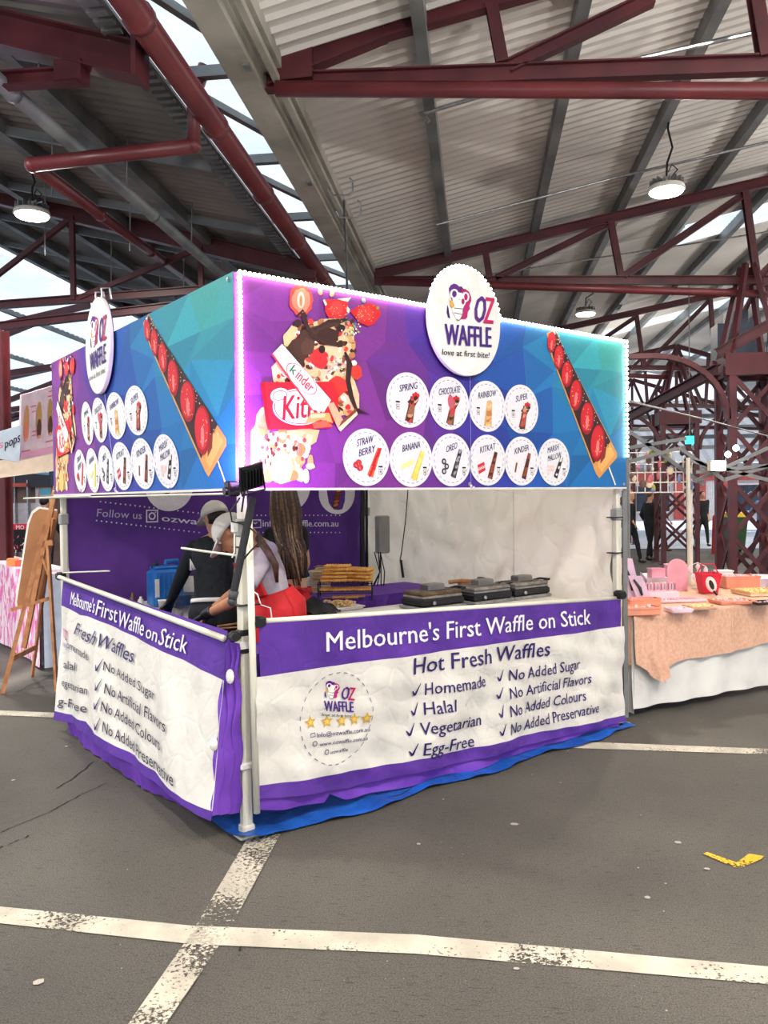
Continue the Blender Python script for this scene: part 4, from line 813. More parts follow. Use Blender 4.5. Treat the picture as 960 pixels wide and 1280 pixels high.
P = Print(SLc); P.text('OZ', Tl(76, 350), Tl(106, 368), Tl(78, 305), (190, 80, 130), .012, .012); P.text('WAFFLE', Tl(72, 392), Tl(108, 410), Tl(73, 372), (150, 130, 190), .012, .012)
u, v = Tl(92, 345); P.ring(u, v, .1, .13, .004, (170, 160, 185), .008, 40, dash=1); P.build('logo_print', lb)
b = MB(); b.ell(SLt(*Tl(785, 838), .03), (.02, .02, .03), 10, 6); b.ell(SLt(*Tl(850, 530), .02), (.02, .02, .035), 10, 6); b.build('velcro_tab', M_WHITE, lb)
# tarpaulin on the ground under the booth
t = MB(); nx = 50
def tp(s, q):
    a = -.05+3.06*s; bb = -.12+3.2*q; e = min(s, q, 1-s, 1-q); return inner(a, bb+.03*math.sin(a*7)*(q < .1), .012+.012*max(0, math.sin(a*19+bb*6))*(e < .06)+(.05*math.exp(-((s)**2+(q)**2)*900)))
t.grid(tp, 80, 80); tag(t.build('tarpaulin', M_TARP, None, True), 'blue plastic tarpaulin spread on the asphalt under the booth', 'tarpaulin')
# ---- back wall and side wall (hung cloths)
bw = empty('backdrop_cloth', SBk(1.5, 0, 0), 'deep purple backdrop with white contact lettering hung at the back of the booth', 'backdrop')
SBw = lambda u, z, o=0: SBk(u, z, .012*math.sin(u*9+z*2)+.008*math.sin(z*7+u*3)+o)
b = MB(); b.grid(lambda s, t: SBw(.06+2.88*s, .1+2.5*t), 70, 30); b.build('cloth', M_PURPD, bw, True)
Bq = lambda x, y: uvB(60+x/2.286, 600+y/2.286)
P = Print(SBw); wh = (225, 220, 235)
P.text('Follow us', Bq(140, 104), Bq(266, 112), Bq(142, 82), (196, 186, 214), .006, 0); P.build('white_lettering', bw); P = Print(SBw); P.text('ozwaffle', Bq(325, 117), Bq(478, 133), Bq(326, 99), wh, .006, .02); P.build('white_lettering', bw); P = Print(SBw); P.text('info@ozwaffle.com.au', Bq(612, 133), Bq(828, 133), Bq(612, 114), wh, .006, .015)
P.build('white_lettering', bw)
P = Print(SBw); u, v = Bq(297, 103); P.ring(u, v, .075, .075, .014, wh, .006, 4, a0=.785, a1=.785+6.283); P.ring(u, v, .032, .032, .012, wh, .006, 16); P.blob(u+.03, v+.032, .006, .006, wh, .006, 0, 8)
u, v = Bq(592, 125); P.ring(u, v, .08, .055, .01, wh, .006, 4, a0=.785, a1=.785+6.283); P.stroke([(u-.05, v+.035), (u, v), (u+.05, v+.035)], .01, wh, .006); P.build('icons', bw)
P = Print(SBw)
for a, c in (((150, 62), (440, 96)), ((140, 116), (430, 150)), ((585, 101), (832, 101)), ((590, 150), (832, 150))):
    for k in range(22): u, v = Bq(a[0]+(c[0]-a[0])*k/21, a[1]+(c[1]-a[1])*k/21); P.blob(u, v, .007, .007, wh, .006, 0, 6)
P.build('dotted_lines', bw)
for x, y in ((345, 18), (695, 22), (825, 36)):
    P = Print(SBw); u, v = Bq(x, y); P.blob(u, v, .21, .21, (228, 224, 230), .006, 0, 36); P.stroke([(u-.03, v-.15), (u+.02, v+.1)], .07, (96, 52, 44), .0075)
    for k in range(6): P.blob(u-.025+.008*k, v-.12+.035*k, .03, .014, random.choice([(196, 120, 70), (130, 60, 50), (206, 90, 60)]), .009+k*.0002, .3, 9)
    P.build('menu_circle', bw)
SW = lambda b_, z, o=0: inner(W-.03-o, b_, z)
sw = empty('side_wall_cloth', SW(1.5, 0), 'creased white side wall of the booth behind the waffle irons', 'side wall')
b = MB(); rr = random.Random(2); fo = [(rr.uniform(3, 26), rr.uniform(-14, 14), rr.uniform(0, 6), rr.uniform(.002, .007)) for _ in range(14)]
def sag(s, z): 
    d = math.hypot(s-1.6, (z-2.4)); return 1.7*sum(a*math.sin(f*s+g*z+h) for f, g, h, a in fo)+.008*math.sin(d*26)
b.grid(lambda s, t: SW(.06+2.9*s, .06+2.5*t, sag(.06+2.9*s, .06+2.5*t)), 120, 90); b.build('cloth', M_WALLW, sw, True)
for yb in (1.0,): b = MB(); b.bar(SW(yb, .1, .02), SW(yb, 2.6, .02), .004, .02); b.build('seam', M_WCLOTH, sw)
b = MB(); p = inner(W-.22, DD-.2); b.tube([p+Vector((0, 0, .02)), p+Vector((-.01, 0, 1.0)), p+Vector((.02, 0, 2.5))], .022, 8); b.tube([p+Vector((.04, .02, .02)), p+Vector((.035, .02, 1.2)), p+Vector((.05, 0, 2.5))], .014, 6)
tag(b.build('cable_bundle_post', M_CABLE, None, True), 'thick black post wrapped in cable at the back corner of the booth', 'post')
# ------------------------------------------------------------------ people: one remeshed body each, clothing and hair as its children
M_SKIN = mat('skin', (206, 156, 128), .55, 0, (196, 142, 114), 12, spec=.35)
M_SKIN2 = mat('tan_skin', (176, 122, 92), .55, 0, (164, 110, 82), 12, spec=.35)
def V3(a): return Vector(a)
def ering(c, a, b, w, d, n=14): return [c+a*(w*math.cos(k*2*math.pi/n))+b*(d*math.sin(k*2*math.pi/n)) for k in range(n)]
def limb(mb, pts, rad, n=12):
    mb.tube(pts, rad, n)
    for p, r in zip(pts, rad): mb.ell(p, r*.99, 10, 6)
def torso(mb, secs, side, n=16):
    """secs: (centre, half width, half depth)"""
    rings = []
    for i, (c, w_, d) in enumerate(secs):
        t = (V3(secs[min(i+1, len(secs)-1)][0])-V3(secs[max(i-1, 0)][0])).normalized(); a = (side-t*side.dot(t)).normalized(); b = t.cross(a); rings.append(ering(V3(c), a, b, w_, d, n))
    mb.loft(rings)
def remesh(o, vox, sm=4):
    r = o.modifiers.new('r', 'REMESH'); r.mode = 'VOXEL'; r.voxel_size = vox; r.use_smooth_shade = True
    s = o.modifiers.new('s', 'SMOOTH'); s.iterations = sm; s.factor = .5
def face(mb, c, fwd, up, s=1):
    """head: skull, jaw, nose, ears, brow and lips around centre c"""
    fwd = V3(fwd).normalized(); up = V3(up); up = (up-fwd*up.dot(fwd)).normalized(); sd = fwd.cross(up).normalized(); M = Matrix((sd, fwd, up)).transposed(); h = lambda x, y, z: c+(sd*x+fwd*y+up*z)*s
    mb.ell(h(0, -.012, .02), (.072*s, .092*s, .09*s), 16, 12, M); mb.ell(h(0, .02, -.04), (.056*s, .066*s, .075*s), 14, 10, M); mb.ell(h(0, .048, -.09), (.026*s, .026*s, .022*s), 10, 6, M)
    mb.loft([[h(-.009, .075, .02), h(.009, .075, .02), h(.007, .09, .018), h(-.007, .09, .018)], [h(-.018, .075, -.03), h(.018, .075, -.03), h(.011, .112, -.03), h(-.011, .112, -.03)], [h(-.014, .07, -.038), h(.014, .07, -.038), h(.008, .1, -.04), h(-.008, .1, -.04)]])
    mb.ell(h(0, .083, -.056), (.022*s, .012*s, .006*s), 8, 5, M); mb.ell(h(0, .081, -.067), (.019*s, .012*s, .007*s), 8, 5, M); mb.ell(h(0, .072, .033), (.048*s, .015*s, .01*s), 8, 5, M)
    for k in (-1, 1): mb.ell(h(k*.074, -.01, -.005), (.01*s, .02*s, .032*s), 8, 6, M)
    return h, M, sd, fwd, up
def eyes(root, h, M, s=1):
    b = MB()
    for k in (-1, 1): b.ell(h(k*.03, .077, .012), (.013*s, .009*s, .009*s), 8, 6, M)
    b.build('eyes', mat('eye_white', (225, 220, 215), .3), root, True)
    b = MB()
    for k in (-1, 1): b.ell(h(k*.03, .084, .011), (.006*s, .004*s, .006*s), 8, 5, M); b.bar(h(k*.03-.018, .084, .034), h(k*.03+.018, .084, .034), .004, .006)
    b.build('iris_and_brow', mat('dark_brown_iris', (50, 34, 26), .4), root, True)
    b = MB(); b.ell(h(0, .094, -.056), (.018*s, .005*s, .005*s), 8, 5, M); b.ell(h(0, .092, -.066), (.015*s, .005*s, .005*s), 8, 5, M); b.build('lips', mat('lips', (176, 92, 88), .5), root, True)
def hand(mb, w, d, nrm, s=1, curl=.5, thumb=1):
    """palm and five fingers from wrist w along d, palm facing nrm"""
    d = V3(d).normalized(); n = V3(nrm); n = (n-d*n.dot(d)).normalized(); a = d.cross(n).normalized()*thumb
    mb.loft([ering(w, a, n, .026*s, .018*s, 10), ering(w+d*.04*s, a, n, .038*s, .016*s, 10), ering(w+d*.085*s, a, n, .040*s, .013*s, 10)])
    for k, (o, L_) in enumerate(((-.03, .06), (-.010, .074), (.010, .078), (.029, .07))):
        p = w+d*.08*s+a*o*s; dd = d; P = [p]
        for q in range(3):
            ang = curl*(.35+.4*q); v = (d*math.cos(ang)+n*math.sin(ang)); p = p+v*L_*s*(.42, .33, .25)[q]; P.append(p)
        mb.tube(P, [.0095*s, .0085*s, .0078*s, .006*s], 8); [mb.ell(x, .0085*s, 6, 4) for x in P]
    P = [w+d*.02*s+a*.022*s, w+d*.05*s+a*.052*s+n*.01*s, w+d*.075*s+a*.06*s+n*.025*s, w+d*.095*s+a*.055*s+n*.035*s]
    mb.tube(P, [.014*s, .0115*s, .010*s, .007*s], 8); [mb.ell(x, .0095*s, 6, 4) for x in P]
def shoe(mb, ank, fwd, s=1):
    f = V3(fwd).normalized(); sd = f.cross(Vector((0, 0, 1))); M = Matrix((sd, f, Vector((0, 0, 1)))).transposed()
    c = V3((ank.x, ank.y, 0)); mb.ell(c+f*.05*s+Vector((0, 0, .045*s)), (.042*s, .13*s, .045*s), 12, 8, M); mb.ell(c-f*.02*s+Vector((0, 0, .07*s)), (.038*s, .05*s, .06*s), 10, 6, M)
def figure(name, label, J, cfg, vox=.011, detail=True, group=None):
    """J: joints in world space; cfg: colours and clothing"""
    J = {k: V3(v) for k, v in J.items()}; s = cfg.get('s', 1); side = (J['shR']-J['shL']); side.z *= .2; side.normalize()
    base = (J['anL']+J['anR'])/2; base.z = 0; root = empty(name, base, label, 'person', group)
    pel = (J['hipL']+J['hipR'])/2; neck = J['neck']; hd = J['head']; sh = (J['shL']+J['shR'])/2; g = cfg.get('girth', 1)*s
    body = MB(); w1 = (J['shR']-J['shL']).length/2
    secs = [(pel-(sh-pel).normalized()*.09, .125*g, .095*g), (pel, .165*g, .115*g), (pel.lerp(sh, .3), .142*g, .10*g), (pel.lerp(sh, .6), .155*g, .108*g), (pel.lerp(sh, .86), w1*.92, .105*g), (sh+(neck-sh)*.3, w1*.8, .078*g), (sh.lerp(neck, .8), .06*g, .055*g)]
    torso(body, secs, side); body.tube([sh.lerp(neck, .6), neck, hd-(hd-neck)*.3], [.058*s, .052*s, .052*s], 12)
    for k in 'LR':
        limb(body, [J['sh'+k], J['el'+k].lerp(J['sh'+k], .5), J['el'+k], J['wr'+k].lerp(J['el'+k], .6), J['wr'+k]], [.05*g, .044*g, .037*g, .036*g, .025*g])
        limb(body, [J['hip'+k], J['hip'+k].lerp(J['kn'+k], .5), J['kn'+k], J['kn'+k].lerp(J['an'+k], .35), J['an'+k]], [.082*g, .07*g, .052*g, .05*g, .033*g])
        shb = (J['an'+k]); body.ell(shb+V3(cfg['fwd']).normalized()*.05+Vector((0, 0, -.03)), (.035, .035, .03), 8, 6)
        hdv = J['wr'+k]-J['el'+k] if 'hd'+k not in J else J['hd'+k]
        nrm = cfg.get('palm'+k, (side if k == 'L' else -side))
        hand(body, J['wr'+k], hdv, nrm, s, cfg.get('curl', .5), 1 if k == 'L' else -1)
    h, M, sd, fw, up = face(body, hd, cfg['look'], cfg.get('up', (0, 0, 1)), s)
    o = body.build('body', cfg['skin'], root); remesh(o, vox, 3)
    if detail: eyes(root, h, M, s)
    def cl(mb, nm, m, sm=5, vx=None): q = mb.build(nm, m, root); remesh(q, vx or vox*1.05, sm); return q
    e = .012*s
    # upper garment
    if cfg.get('top'):
        b = MB(); lo = cfg.get('hem', 0); S = [(c, w_+e, d+e) for c, w_, d in secs]
        if lo: c0 = pel.lerp(sh, lo); S = [(c0, .148*g+e, .104*g+e)]+[x for x in S if (x[0]-pel).dot(sh-pel) > (c0-pel).dot(sh-pel)+.02]
        S = S[:-1]+[(sh.lerp(neck, .55), .075*g, .066*g)]; torso(b, S, side)
        for k in 'LR':
            full = cfg.get('sleeve', .55); P = [J['sh'+k], J['sh'+k].lerp(J['el'+k], min(1, full))]; rr_ = [.058*g, .052*g]
            if full > 1: P.append(J['el'+k].lerp(J['wr'+k], full-1)); rr_ = [.06*g, .05*g, .036*g]
            b.tube(P, rr_, 12); [b.ell(p, r_*.98, 10, 6) for p, r_ in list(zip(P, rr_))[:-1]]
        cl(b, cfg.get('top_name', 'shirt'), cfg['top'])
    if cfg.get('legs'):
        b = MB(); torso(b, [(secs[0][0], secs[0][1]+e, secs[0][2]+e), (pel, .168*g+e, .118*g+e), (pel.lerp(sh, cfg.get('waist', .16)), .155*g+e, .108*g+e)], side)
        for k in 'LR': limb(b, [J['hip'+k], J['hip'+k].lerp(J['kn'+k], .5), J['kn'+k], J['an'+k]+Vector((0, 0, .03))], [.095*g, .084*g, .066*g, .05*g])
        cl(b, 'trousers', cfg['legs'])
    b = MB()
    for k in 'LR': shoe(b, J['an'+k], cfg['fwd'], s)
    cl(b, 'shoes', cfg.get('shoes', mat('black_shoes', (30, 30, 32), .5)), 2)
    hc = cfg.get('hair')
    if hc:
        b = MB(); cp = cfg.get('cap'); b.ell(h(0, -.03, .0 if cp else .035), (.078*s if cp else .083*s, .08*s if cp else .092*s, .07*s if cp else .092*s), 16, 10, M)
        if cfg.get('bun'): b.ell(h(0, -.115, .02), (.05*s, .045*s, .05*s), 12, 8, M)
        cl(b, 'hair', hc, 2, vox)
    return root, h, M, dict(sd=sd, fw=fw, up=up, pel=pel, sh=sh, side=side, secs=secs, g=g, J=J)
M_HAIR = mat('dark_hair', (44, 32, 26), .5, 0, (30, 22, 18), 30)
M_NAVY = mat('navy_black_knit', (26, 28, 36), .85, 0, (18, 20, 26), 40)
M_TEE = mat('pale_grey_tshirt', (176, 166, 176), .85, 0, (160, 152, 162), 12, bump=.2)
M_BTOP = mat('black_rib_top', (34, 30, 32), .8, 0, (24, 22, 24), 30)
M_RED = mat('red_apron', (196, 24, 34), .7, 0, (172, 18, 28), 8, bump=.3, bscale=10)
M_DKT = mat('charcoal_trousers', (62, 54, 52), .8)
M_CAP = mat('white_cap', (226, 220, 212), .7, 0, (212, 206, 198), 10)
M_GLV = mat('black_glove', (22, 24, 28), .4)
def cap(root, h, M, s=1, brim=1, back=False, tail=False):
    b = MB(); rings = []
    for i in range(7):
        t = i/6*math.pi/2; rings.append([h(.094*math.cos(a)*math.cos(t), -.012+.112*math.sin(a)*math.cos(t), .02+.108*math.sin(t)) for a in [k*math.pi/12 for k in range(24)]])
    b.loft([[p for p in rings[0]]]+rings[1:]); c = b.build('cap', M_CAP, root, True)
    b = MB(); b.ell(h(0, -.012, .126), .008, 8, 5); b.build('cap_button', M_CAP, c, True)
    b = MB(); n = 12; top = [h(.078*math.cos(math.pi*k/n), .075+.105*math.sin(math.pi*k/n), .028-.02*math.sin(math.pi*k/n)-.012*math.cos(math.pi*k/n)**2) for k in range(n+1)]; inn = [h(.078*math.cos(math.pi*k/n), .055+.02*math.sin(math.pi*k/n), .032) for k in range(n+1)]
    for dz in (0, -.004): pass
    up = h(0, 0, 1)-h(0, 0, 0); lo = lambda P: [p-up*.005 for p in P]
    b.loft([[inn[k], top[k], lo(top)[k], lo(inn)[k]] for k in range(n+1)]); b.build('cap_brim', M_CAP, c, True); return c
def P_(px, py, D): return at_d(px, py, D)
# A: dark long-sleeved worker with his back turned, bent a little over the table
D = 5.35
A = dict(head=P_(268, 648, D+.05), neck=P_(276, 668, D), shL=P_(243, 684, D+.1), shR=P_(294, 680, D-.1), elL=P_(226, 722, D+.15), elR=P_(300, 720, D-.1), wrL=P_(213, 752, D+.28), wrR=P_(298, 752, D+.1),
         hipL=P_(252, 765, D-.02), hipR=P_(282, 765, D-.12), knL=P_(250, 850, D), knR=P_(284, 850, D-.1))
A['anL'] = V3((A['knL'].x, A['knL'].y, .09)); A['anR'] = V3((A['knR'].x, A['knR'].y, .09))
fA = V3((-.45, .9, 0)); apronM = mat('white_apron_tie', (226, 224, 222), .7)
rA, hA, MA, iA = figure('person', 'person in long-sleeved black top and pale cap, back turned, white apron band at the waist', A,
    dict(fwd=fA, look=(-.75, .55, -.35), skin=M_SKIN, top=M_NAVY, sleeve=1.85, legs=mat('black_trousers', (24, 26, 34), .8), cap=1, hair=M_HAIR, s=.95, palmL=V3((0, 0, -1)), palmR=V3((0, 0, -1))))
cap(rA, hA, MA)
def band(root, info, t0, t1, m, name, grow=.02, a0=0, a1=2*math.pi):
    pel, sh, side, g = info['pel'], info['sh'], info['side'], info['g']; b = MB(); ax = (sh-pel).normalized(); a = (side-ax*side.dot(ax)).normalized(); d = ax.cross(a)
    R0 = []
    for t in (t0, t1):
        w_ = (.165+(.142-.165)*min(1, max(0, t/.3)))*g+grow; dd = (.115+(.10-.115)*min(1, max(0, t/.3)))*g+grow; c = pel+(sh-pel)*t
        R0.append([c+a*(w_*math.cos(q))+d*(dd*math.sin(q)) for q in [a0+(a1-a0)*k/32 for k in range(33)]])
    b.loft(R0, caps=False, close=False); o = b.build(name, m, root, True); mods(o, solid=.006); return o
band(rA, iA, .14, .2, apronM, 'apron_band', .022)
b = MB(); pw = iA['pel'].lerp(iA['sh'], .17)-iA['side']*.13; b.tube([pw, pw+V3((-.02, -.03, -.12)), pw+V3((-.035, -.03, -.34))], .012, 6); b.tube([P_(243, 712, 5.2), P_(238, 700, 5.2), P_(239, 713, 5.2)], .01, 6); b.build('apron_tie', apronM, rA, True)
b = MB(); hand(b, A['wrL'], A['wrL']-A['elL'], (0, 0, -1), 1.12, .5, 1); b.tube([A['wrL']-(A['wrL']-A['elL']).normalized()*.05, A['wrL']+(A['wrL']-A['elL']).normalized()*.02], [.034, .03], 12); g_ = b.build('glove', M_GLV, rA); remesh(g_, .007, 2)
# B: grey t-shirt, white cap, leaning left over the counter
D = 4.55
B = dict(head=P_(289, 668, D), neck=P_(312, 668, D+.03), shL=P_(306, 690, D+.2), shR=P_(336, 688, D-.02), elL=P_(300, 735, D+.3), elR=P_(302, 746, D-.2), wrL=P_(262, 765, D+.3), wrR=P_(258, 768, D-.02),
         hipL=P_(337, 758, D+.22), hipR=P_(348, 762, D+.02), knL=P_(342, 850, D+.15), knR=P_(345, 850, D-.02))
B['anL'] = V3((B['knL'].x+.02, B['knL'].y, .09)); B['anR'] = V3((B['knR'].x+.02, B['knR'].y, .09))
rB, hB, MB_, iB = figure('person', 'person in pale grey t-shirt, white cap and red apron leaning over the left counter', B,
    dict(fwd=V3((-.9, .3, 0)), look=(-.62, -.1, -.78), up=(-.75, .1, .65), skin=M_SKIN2, top=M_TEE, sleeve=.75, hem=.05, cap=1, legs=M_DKT, hair=M_HAIR, palmL=V3((0, 0, -1)), palmR=V3((.2, .2, -1)), s=.97))
cap(rB, hB, MB_)
b = MB(); dv = (B['wrR']-B['elR']).normalized(); hand(b, B['wrR'], dv, (.2, .2, -1), 1.13, .4, -1); b.tube([B['wrR']-dv*.06, B['wrR']+dv*.02], [.037, .031], 12); g_ = b.build('glove', M_GLV, rB); remesh(g_, .007, 2)
def apron(root, info, fr, lo, wid, m, name='apron', a0=0, a1=2*math.pi, bib=False):
    pel, sh, side, g = info['pel'], info['sh'], info['side'], info['g']; b = MB(); ax = (sh-pel).normalized(); a = (side-ax*side.dot(ax)).normalized(); d = ax.cross(a); dn = Vector((0, 0, -1)); top = pel+(sh-pel)*fr
    def fn(s, t):
        q = a0+(a1-a0)*s; w_ = (.15+.05*min(1, t*2.2)+.02*t)*g+.022; dd = (.105+.045*min(1, t*2.2)+.02*t)*g+.022; c = top.lerp(pel, min(1, t*2.2)) if t < .45 else pel+dn*(t-.45)/.55*lo
        rip = .006*math.sin(q*14)*t; return c+a*((w_+rip)*math.cos(q))+d*((dd+rip)*math.sin(q))
    b.grid(fn, 60, 16); o = b.build(name, m, root, True); mods(o, solid=.005); return o
ap = apron(rB, iB, .3, .42, 1, M_RED)
b = MB(); sB = iB['secs']; fwB = V3((-.8, .35, -.5)).normalized()
def bib(s, t): c = iB['pel'].lerp(iB['sh'], .3+.62*t); ax = (iB['sh']-iB['pel']).normalized(); a = (iB['side']-ax*iB['side'].dot(ax)).normalized(); d = ax.cross(a); d = d if d.dot(fwB) > 0 else -d; q = (s-.5)*(1.9-.5*t); return c+a*(.17*math.sin(q))+d*(.128*math.cos(q)+.012)
b.grid(bib, 16, 16); o = b.build('apron_bib', M_RED, rB, True); mods(o, solid=.005)
b = MB(); p = iB['pel']; q = P_(315, 722, 4.3); b.tube([P_(315, 738, 4.35), P_(322, 743, 4.3), P_(326, 756, 4.28), P_(338, 760, 4.3), P_(340, 775, 4.3)], .004, 6); b.build('apron_piping', M_WHITE, rB)
b = MB()   # ponytail falling over her shoulder
for k in range(10):
    o_ = k*.008; b.tube([hB(0, -.09, .02)+V3((0, 0, -.002*k)), P_(318+k*.5, 668, 4.6), P_(330+k*.8, 686+k*.3, 4.45), P_(342+k*.5, 706, 4.45), P_(345+k*.3, 728, 4.5)], [.014, .014, .013, .011, .003], 6)
b.build('ponytail', mat('brown_hair', (86, 58, 42), .45, 0, (62, 42, 30), 40), rB, True)
# C: long-haired worker in a black crop top, back turned
D = 5.5
C_ = dict(head=P_(354, 613, D+.1), neck=P_(358, 643, D+.05), shL=P_(338, 668, D+.05), shR=P_(376, 665, D-.05), elL=P_(336, 706, D+.05), elR=P_(382, 704, D+.08), wrL=P_(322, 738, D+.1), wrR=P_(372, 735, D+.2),
          hipL=P_(351, 748, D+.02), hipR=P_(373, 748, D-.04), knL=P_(352, 830, D), knR=P_(373, 830, D-.04))
C_['anL'] = V3((C_['knL'].x, C_['knL'].y, .09)); C_['anR'] = V3((C_['knR'].x, C_['knR'].y, .09))
rC, hC, MC, iC = figure('person', 'person with very long straight brown hair, black crop top and knotted red apron, back turned', C_,
    dict(fwd=V3((-.1, 1, 0)), look=(-.2, .95, -.2), skin=M_SKIN, top=M_BTOP, sleeve=.55, hem=.3, legs=M_DKT, waist=.1, hair=M_HAIR, girth=.9, palmL=V3((0, 0, -1)), palmR=V3((0, 0, -1))))
M_LH = [mat('long_hair_%s' % n, c, .38, 0, c2, 60) for n, c, c2 in (('dark', (78, 58, 46), (56, 40, 32)), ('brown', (128, 98, 72), (92, 68, 50)), ('light', (186, 152, 116), (140, 108, 80)))]
rr = random.Random(6); H = [MB(), MB(), MB()]
bk = V3((.1, -1, 0)).normalized(); sdv = V3((1, .1, 0)).normalized()
for k in range(150):
    t = rr.uniform(-1, 1); hx = hC(0, 0, 0); r0 = hx+sdv*(.075*t)+bk*(.07*math.sqrt(max(0, 1-t*t))+.02)+V3((0, 0, rr.uniform(.0, .1)-.03*abs(t)))
    sx = .085*t+.03; zend = 1.06+.14*abs(t)+rr.uniform(-.07, .1); mid = iC['sh']+sdv*(sx+.01)+bk*(.125+rr.uniform(0, .02))
    P = [r0, r0.lerp(mid, .55)+sdv*.02*t+bk*.015, mid+V3((0, 0, -.02)), V3((mid.x, mid.y, mid.z*.5+zend*.5))+sdv*(.03+rr.uniform(-.01, .01))+bk*.01, V3((mid.x, mid.y, zend))+sdv*(.045*(1-abs(t))+.02)]
    H[0 if rr.random() < .45 else (1 if rr.random() < .65 else 2)].tube(P, [.009, .012, .011, .009, .002], 5)
for q, m_ in zip(H, M_LH): q.build('long_hair', m_, rC, True)['kind'] = 'stuff'
ap = apron(rC, iC, .12, .3, 1, M_RED, a0=math.radians(100), a1=math.radians(345))
band(rC, iC, .06, .16, M_RED, 'apron_band', .024)
b = MB(); kn = iC['pel']+bk*.15+sdv*.03+V3((0, 0, .06)); b.ell(kn, (.03, .022, .025), 10, 6)
for dx, dz, L_ in ((.09, .01, 0), (-.06, .03, 0)): b.tube([kn, kn+sdv*dx*.6+V3((0, 0, .03)), kn+sdv*dx+V3((0, 0, dz)), kn+sdv*dx*.5-V3((0, 0, .01)), kn], [.012, .016, .014, .014, .01], 6)
b.tube([kn, kn+sdv*.02+V3((0, 0, -.12)), kn+sdv*.03+V3((0, 0, -.26))], [.014, .018, .02], 6); b.tube([kn, kn-sdv*.02+V3((0, 0, -.1)), kn-sdv*.01+V3((0, 0, -.22))], [.014, .018, .02], 6); b.build('apron_knot', M_RED, rC, True)
# ------------------------------------------------------------------ inside the booth
def table(name, label, c0, c1, h, cloth_m, cat='table', drop=.0, base=None, rz=ROT):
    """folding table under a hanging cloth; corners in booth coordinates"""
    (a0, b0), (a1, b1) = c0, c1; P = [inner(a0, b0), inner(a1, b0), inner(a1, b1), inner(a0, b1)]; ctr = sum(P, Vector())/4; r = empty(name, ctr, label, cat)
    L = lambda z, g: [inner(a0-g, b0-g, z), inner(a1+g, b0-g, z), inner(a1+g, b1+g, z), inner(a0-g, b1+g, z)]
    b = MB(); b.loft([L(h-.03, 0), L(h, 0)]); b.build('table_top', M_WHITE, r)
    for x in (a0+.06, a1-.06):
        for y in (b0+.06, b1-.06): b = MB(); b.tube([inner(x, y, 0.02), inner(x, y, h-.03)], .014, 8); b.build('leg', M_STEEL, r)
    b = MB(); n = 20; rings = []
    for z, g in ((h+.004, -.01), (h+.005, .008), (h-.1, .014), (drop if drop else h-.35, .03)):
        R_g = []
        for (p, q) in zip(L(z, g), L(z, g)[1:]+L(z, g)[:1]):
            for k in range(n): c = p.lerp(q, k/n); out = (c-Vector((ctr.x, ctr.y, c.z))).normalized(); R_g.append(c+out*(.012*math.sin(k*2.1+z*3) if z < h-.05 else 0))
        rings.append(R_g)
    b.loft(rings[::-1], caps=False); o = len(b.v); b.add(rings[0], [tuple(range(len(rings[0])))]); b.build('cloth', cloth_m, r, False); return r
table('work_table', 'table for the waffle irons behind the right counter banner', (.95, .3), (2.85, 1.0), .86, M_WCLOTH)
table('serving_table', 'purple clothed table carrying the wire rack of waffles', (1.45, 1.55), (2.75, 2.15), .86, M_PURPL)
table('preparation_table', 'small purple clothed table under the skewers at the front corner', (.12, .2), (.34, .6), .83, M_PURP)
table('back_table', 'table under the blue water canister against the backdrop', (.25, 2.42), (1.25, 2.92), .80, M_WCLOTH)
M_IRONT = mat('worn_iron_plate', (150, 144, 136), .5, .3, (118, 112, 104), 14); M_IRONB = mat('black_enamel', (26, 26, 28), .35)
def iron(px, py, label, brown=False, group='waffle irons'):
    p = at_z(px, py, .866); r = empty('waffle_iron', p, label, 'waffle iron', group); z = lambda h: p+Vector((0, 0, h)); rz = ROT
    b = MB(); b.bbox(z(.012), (.40, .26, .024), rz, .008); b.build('base_plate', M_STEEL, r)
    for x in (-.16, .16):
        for y in (-.1, .1): b = MB(); q = Matrix.Rotation(rz, 3, 'Z') @ Vector((x, y, 0)); b.tube([p+q, p+q+Vector((0, 0, .03))], .014, 8); b.build('foot', M_BLACK, r)
    b = MB(); b.bbox(z(.05), (.38, .24, .05), rz, .01); b.build('housing', M_IRONB, r)
    b = MB(); b.bbox(z(.085), (.36, .22, .02), rz, .006); b.build('lower_plate', M_IRONT if brown else M_STEEL, r)
    b = MB(); b.bbox(z(.108), (.36, .22, .022), rz, .006); pl = b.build('upper_plate', mat('bronze_iron_plate', (122, 100, 74), .45, .6, (92, 74, 56), 14) if brown else M_IRONT, r)
    for k in range(-4, 5): b = MB(); q = Matrix.Rotation(rz, 3, 'Z') @ Vector((k*.038, 0, .121)); b.box(p+q, (.006, .2, .004), rz); b.build('rib', M_IRONT, pl)
    b = MB(); b.bbox(z(.142), (.15, .09, .045), rz, .006); b.build('weight_block', mat('dull_steel', (142, 140, 136), .45, .8), r)
    b = MB(); q = Matrix.Rotation(rz, 3, 'Z'); b.tube([p+q @ Vector((.17, -.05, .11)), p+q @ Vector((.26, -.05, .12)), p+q @ Vector((.26, .05, .12)), p+q @ Vector((.17, .05, .11))], .008, 8); b.build('handle', M_BLACK, r)
    b = MB(); b.lathe(p+q @ Vector((-.1, -.13, .05)), [(.012, 0), (.014, .006), (.01, .012)], 12, ax=q @ Matrix.Rotation(R_(90), 3, 'X')); b.build('dial', M_STEEL, r)
iron(541, 759, 'waffle iron with a bronze lid, nearest the front corner of the booth', True); iron(603, 752, 'middle waffle iron of the three behind the right counter banner'); iron(652, 746, 'waffle iron nearest the right pole, a steel block on its lid')
M_WOOD = mat('pale_wood', (206, 160, 108), .6, 0, (178, 132, 84), 12); M_TAN = mat('tan_handle', (196, 150, 98), .5)
